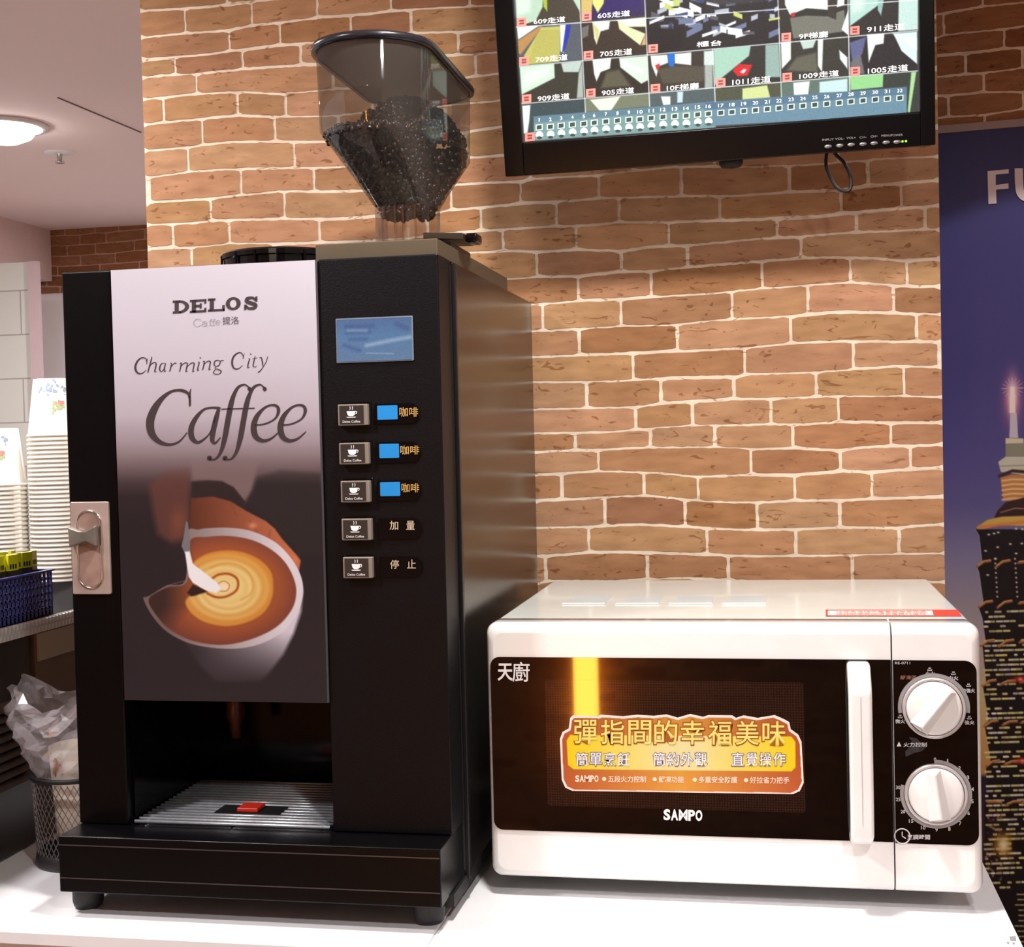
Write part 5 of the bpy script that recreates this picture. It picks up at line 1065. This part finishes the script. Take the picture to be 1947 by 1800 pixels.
# cups -----------------------------------------------------------------
CUPW = mat('cup_paper', (246, 240, 228), .45)
def cup_mesh():
    b = MB(); H = .080; b.lathe([(.0385, 0), (.0400, .0004), (.0405, .0018), (.0398, .0033), (.0383, .0034), (.0290, H), (.0285, H), (.0283, H-.004), (.0010, H-.004)], 0, 0, 40)
    return b
cupd = cup_mesh().build('paper_cup', CUPW, None, smooth=True)
def cup_print(parent, face):
    b = MB()
    def wrap(a, z, o=.0004): rr_ = .0383+(.0290-.0383)*(z-.0034)/(.0766)+o; return (rr_*math.cos(R(face+a)), rr_*math.sin(R(face+a)), z)
    rn = random.Random(3)
    for n_, zc, ac, sa_, sz_, mi in ((26, .066, 0, 22, .004, 0), (9, .047, 18, 8, .004, 1), (20, .040, 14, 12, .005, 2)):
        for _ in range(n_):
            a, z, s_ = ac+rn.gauss(0, sa_*.8), zc+rn.gauss(0, sz_*.9), rn.uniform(1.6, 3.4)
            b.add([wrap(a+s_*math.cos(R(t))*1.3, z+s_*.0006*math.sin(R(t))*1.3) for t in range(0, 360, 60)], [tuple(range(6))], mi)
    return b.build('floral_print', [mat('print_blue', (160, 182, 214), .5), mat('print_red', (222, 150, 140), .5), mat('print_green', (186, 204, 150), .5)], parent)
def stack(cx, cy, n, top_label, label, group, first):
    for k in range(n):
        o = first if (k == 0 and first.users_collection and first.get('label') is None) else first.copy()
        if o is not first: C.objects.link(o)
        o.location = (cx+rs_.uniform(-.0002, .0002), cy+rs_.uniform(-.0002, .0002), ZS+k*.0061)
        tag(o, label, 'paper cup', group)
        if k == n-1: tag(o, top_label, 'paper cup', group); cup_print(o, -70)
rs_ = random.Random(2)
pc = onZ(117, 1102, ZS); stack(pc.x, pc.y, 34, 'topmost flowered paper cup of the taller stack beside the coffee machine', 'white paper cup nested in the taller stack beside the coffee machine', 'paper cups in the tall stack', cupd)
pc2 = onZ(3, 1106, ZS); stack(pc2.x, pc2.y, 23, 'topmost flowered paper cup of the shorter stack at the left edge', 'white paper cup nested in the shorter stack at the left edge', 'paper cups in the short stack', cupd)
# basket
BLUEP = mat('blue_plastic', (74, 80, 150), .4); bk_ = thing('basket', 'small blue perforated plastic basket on the shelf edge', 'basket')
X1_, X0_, Y0_, Y1_, Z0_, Z1_ = -.8005, -.915, 1.12, 1.397, ZS, onX(104, 1083, -.8005).z
def lattice(p, u, w_, h, t, name):
    b = MB(); nu = int(w_/.0078); nv = 6; u = Vector(u); nrm = Vector((u.y, -u.x, 0))
    def bar(a0, a1, z0, z1): 
        A = [p+u*a0+Vector((0, 0, z0)), p+u*a1+Vector((0, 0, z0)), p+u*a1+Vector((0, 0, z1)), p+u*a0+Vector((0, 0, z1))]; b.hexa([q_+nrm*t for q_ in A], A)
    for k in range(nu+1): bar(k*w_/nu-.0012+.0012*(k == 0), k*w_/nu+.0018-.0018*(k == nu), 0, h)
    for k in range(nv+1): bar(0, w_, max(0, k*h/nv-.0012), min(h, k*h/nv+.0012) if k else .006)
    return b.build(name, BLUEP, bk_)
lattice(Vector((X1_, Y0_, Z0_)), (0, 1, 0), Y1_-Y0_, Z1_-Z0_, .0015, 'side_wall'); lattice(Vector((X0_, Y0_, Z0_)), (0, 1, 0), Y1_-Y0_, Z1_-Z0_, .0015, 'side_wall')
lattice(Vector((X0_, Y1_, Z0_)), (1, 0, 0), X1_-X0_, Z1_-Z0_, .0015, 'end_wall'); lattice(Vector((X0_, Y0_, Z0_)), (1, 0, 0), X1_-X0_, Z1_-Z0_, .0015, 'end_wall')
b = MB(); b.box(X0_, X1_, Y0_, Y1_, Z0_, Z0_+.0015); b.build('basket_floor', BLUEP, bk_)
b = MB(); b.box(X1_-.001, X1_+.004, Y0_, Y1_+.002, Z1_, Z1_+.0018); b.box(X0_-.004, X0_+.001, Y0_, Y1_, Z1_, Z1_+.0018); b.box(X0_, X1_, Y1_-.001, Y1_+.004, Z1_, Z1_+.0018); b.build('basket_rim', BLUEP, bk_)
def sachet(first=None):
    r_ = thing('sugar_stick', '', 'sugar stick', 'sugar sticks in the blue basket')
    b = MB(); b.box(-.0016, .0016, -.0075, .0075, 0, .064); b.build('wrapper', mat('wrapper_dark', (66, 56, 22), .3), r_)
    b = MB(); b.box(-.0018, .0018, -.0077, .0077, .053, .070); b.build('yellow_end', mat('wrapper_yellow', (236, 236, 30), .35), r_)
    b = MB(); 
    for k in range(3): b.box(-.002, .0021, -.0055+k*.004, -.0035+k*.004, .055, .060)
    b.build('black_print', BLKM, r_); return r_
s0 = sachet(); rs_ = random.Random(9); kk = 0
lefts = [o for o in s0.children]
for col_ in range(2):
    for k in range(15):
        root = s0 if kk == 0 else s0.copy()
        if kk:
            C.objects.link(root)
            for c_ in lefts: cc_ = c_.copy(); C.objects.link(cc_); cc_.parent = root
        root.location = (X1_-.012-col_*.030+rs_.uniform(-.003, .003), Y1_-.012-k*.0168, Z0_+.0017)
        root.rotation_euler = (rs_.uniform(-.05, .05), rs_.uniform(-.05, .05), rs_.uniform(-.25, .25))
        tag(root, ['yellow and black sugar stick in the basket row next to the perforated side', 'yellow and black sugar stick in the basket row further from the machine'][col_], 'sugar stick', ['sugar sticks along the near side of the basket', 'sugar sticks in the middle of the basket'][col_]); kk += 1
# bin
bnx, bny, br_, bh = -.7145, 1.287, .046, onY(110, 1483, 1.25).z
bn = thing('wire_mesh_cup', 'black wire mesh waste cup on the counter left of the machine base', 'waste cup', loc=(0, 0, 0))
b = MB(); N = 46; 
def cp_(a, z): rr_ = br_*(.90+.10*z/bh); return (bnx+rr_*math.cos(a), bny+rr_*math.sin(a), z)
for k in range(N):
    for sgn in (-1, 1):
        b.tube([cp_(2*math.pi*k/N+sgn*t*.075, .014+(bh-.018)*t/12) for t in range(13)], .00045, 4)
b.build('mesh_wall', mat('wire_grey', (120, 112, 110), .35, metal=.6), bn)
b = MB(); b.tube([cp_(2*math.pi*k/40, bh) for k in range(40)], .0026, 8, closed=True); b.build('rim_ring', BLKM, bn, smooth=True)
b = MB(); b.lathe([(.001, .0005), (br_*.93, .0005), (br_*.97, .003), (br_*.93, .014), (br_*.90, .015), (br_*.90, .003), (.001, .003)], bnx, bny, 40); b.build('solid_base', mat('bin_base', (42, 38, 38), .45), bn, smooth=True)
b = MB(); b.lathe([(.001, .006), (.024, .006), (.0312, bh+.028), (.0302, bh+.028), (.023, .008), (.001, .008)], bnx+.003, bny+.001, 32); pcup = b.build('used_paper_cup', mat('used_cup', (214, 202, 186), .5), None, smooth=True)
tag(pcup, 'cream paper cup with orange print thrown into the mesh waste cup', 'paper cup')
b = MB(); 
for a0, z0, s_ in ((-112, bh+.014, .007), (-100, bh+.010, .005), (-118, bh+.006, .004)):
    b.add([(bnx+.003+.0316*math.cos(R(a0+s_*900*math.cos(t)*.9)), bny+.001+.0316*math.sin(R(a0+s_*900*math.cos(t)*.9)), z0+s_*math.sin(t)) for t in np.linspace(0, 6.0, 9)], [tuple(range(9))])
b.build('orange_print', mat('cup_orange', (214, 120, 66), .5), pcup)
b = MB(); rn = random.Random(6); N = 44; rows_ = []
for j in range(15):
    t = j/14; z = bh-.003+t*.090; rr_ = .0385+.022*math.sin(min(1, t*1.25)*1.57)-.004*max(0, t-.8)*5
    ring = []
    for k in range(N):
        a = 2*math.pi*k/N; n_ = .0042*math.sin(a*5+j*.9)+.003*math.sin(a*11-j*1.7)+rn.uniform(-.0018, .0018)
        ring.append((bnx+(rr_+n_*min(1, t*2+.1))*math.cos(a)-.006*t, bny+(rr_+n_*min(1, t*2+.1))*math.sin(a), z+rn.uniform(-.0015, .0015)+(.010*math.sin(a*2+1)+.006*math.sin(a*5))*t*t))
    rows_.append(ring)
loft(b, rows_); bag = b.build('plastic_bag', bag_mat(), None, smooth=False)
tag(bag, 'crumpled clear plastic bag lining the mesh waste cup', 'plastic bag')
# ================================================================== CEILING FITTINGS
lp_ = onZ(8, 238, CEIL); cl = thing('ceiling_downlight', 'bright round recessed downlight in the ceiling at the left edge', 'ceiling light', loc=(0, 0, 0))
b = MB(); b.lathe([(.078, CEIL-.0002), (.092, CEIL-.0002), (.090, CEIL-.006), (.078, CEIL-.008)], lp_.x, lp_.y, 48); b.build('trim_ring', mat('trim_white', (235, 230, 228), .4), cl, smooth=True)
b = MB(); b.lathe([(.001, CEIL-.040), (.030, CEIL-.037), (.055, CEIL-.026), (.070, CEIL-.006)], lp_.x, lp_.y, 48); b.build('lens', mat('lamp_glow', (255, 252, 248), .4, emit=(255, 250, 245), es=20), cl, smooth=True)  # dome deepened so its shape imitates the bloom around the lamp
sp_ = onZ(113, 290, CEIL); sk = thing('fire_sprinkler', 'small white ceiling sprinkler beside the downlight', 'sprinkler')
b = MB(); b.lathe([(.001, CEIL-.004), (.030, CEIL-.004), (.036, CEIL-.0002)], sp_.x, sp_.y, 32); b.build('escutcheon', mat('trim_white', (235, 230, 228), .4), sk, smooth=True)
b = MB(); b.lathe([(.001, CEIL-.024), (.011, CEIL-.024), (.011, CEIL-.021), (.005, CEIL-.020), (.007, CEIL-.004)], sp_.x, sp_.y, 20); b.build('deflector', CHROME, sk, smooth=True)
b = MB(); p1_, p2_ = onZ(110, 185, CEIL), onZ(268, 251, CEIL); b.tube([(p1_.x, p1_.y, CEIL), (p2_.x, p2_.y, CEIL)], .0022, 4); struct(b.build('trim_3', mat('seam_brown', (120, 98, 92), .8)))
# warm lamp on the rear wall, seen mirrored in the oven door
wl = thing('wall_lamp', 'tall amber glowing lamp, seen only as the orange reflection in the microwave door', 'wall lamp')
b = MB(); b.prism(rrect(-.735, -.655, -.80, -.14, .02), 'y', -2.49, -2.43); b.build('amber_shade', mat('amber_glow', (255, 170, 60), .4, emit=(255, 176, 66), es=34), wl)
b = MB(); b.box(-.73, -.66, -2.4985, -2.485, -.78, -.16); b.build('back_plate', BLKM, wl)
lamp('amber_wall_wash', (-.48, -2.36, -.05), 2.6, (1, .62, .25), .04, target=(-.46, -2.5, -.3))  # extra wash light added beside the lamp to warm the rear wall
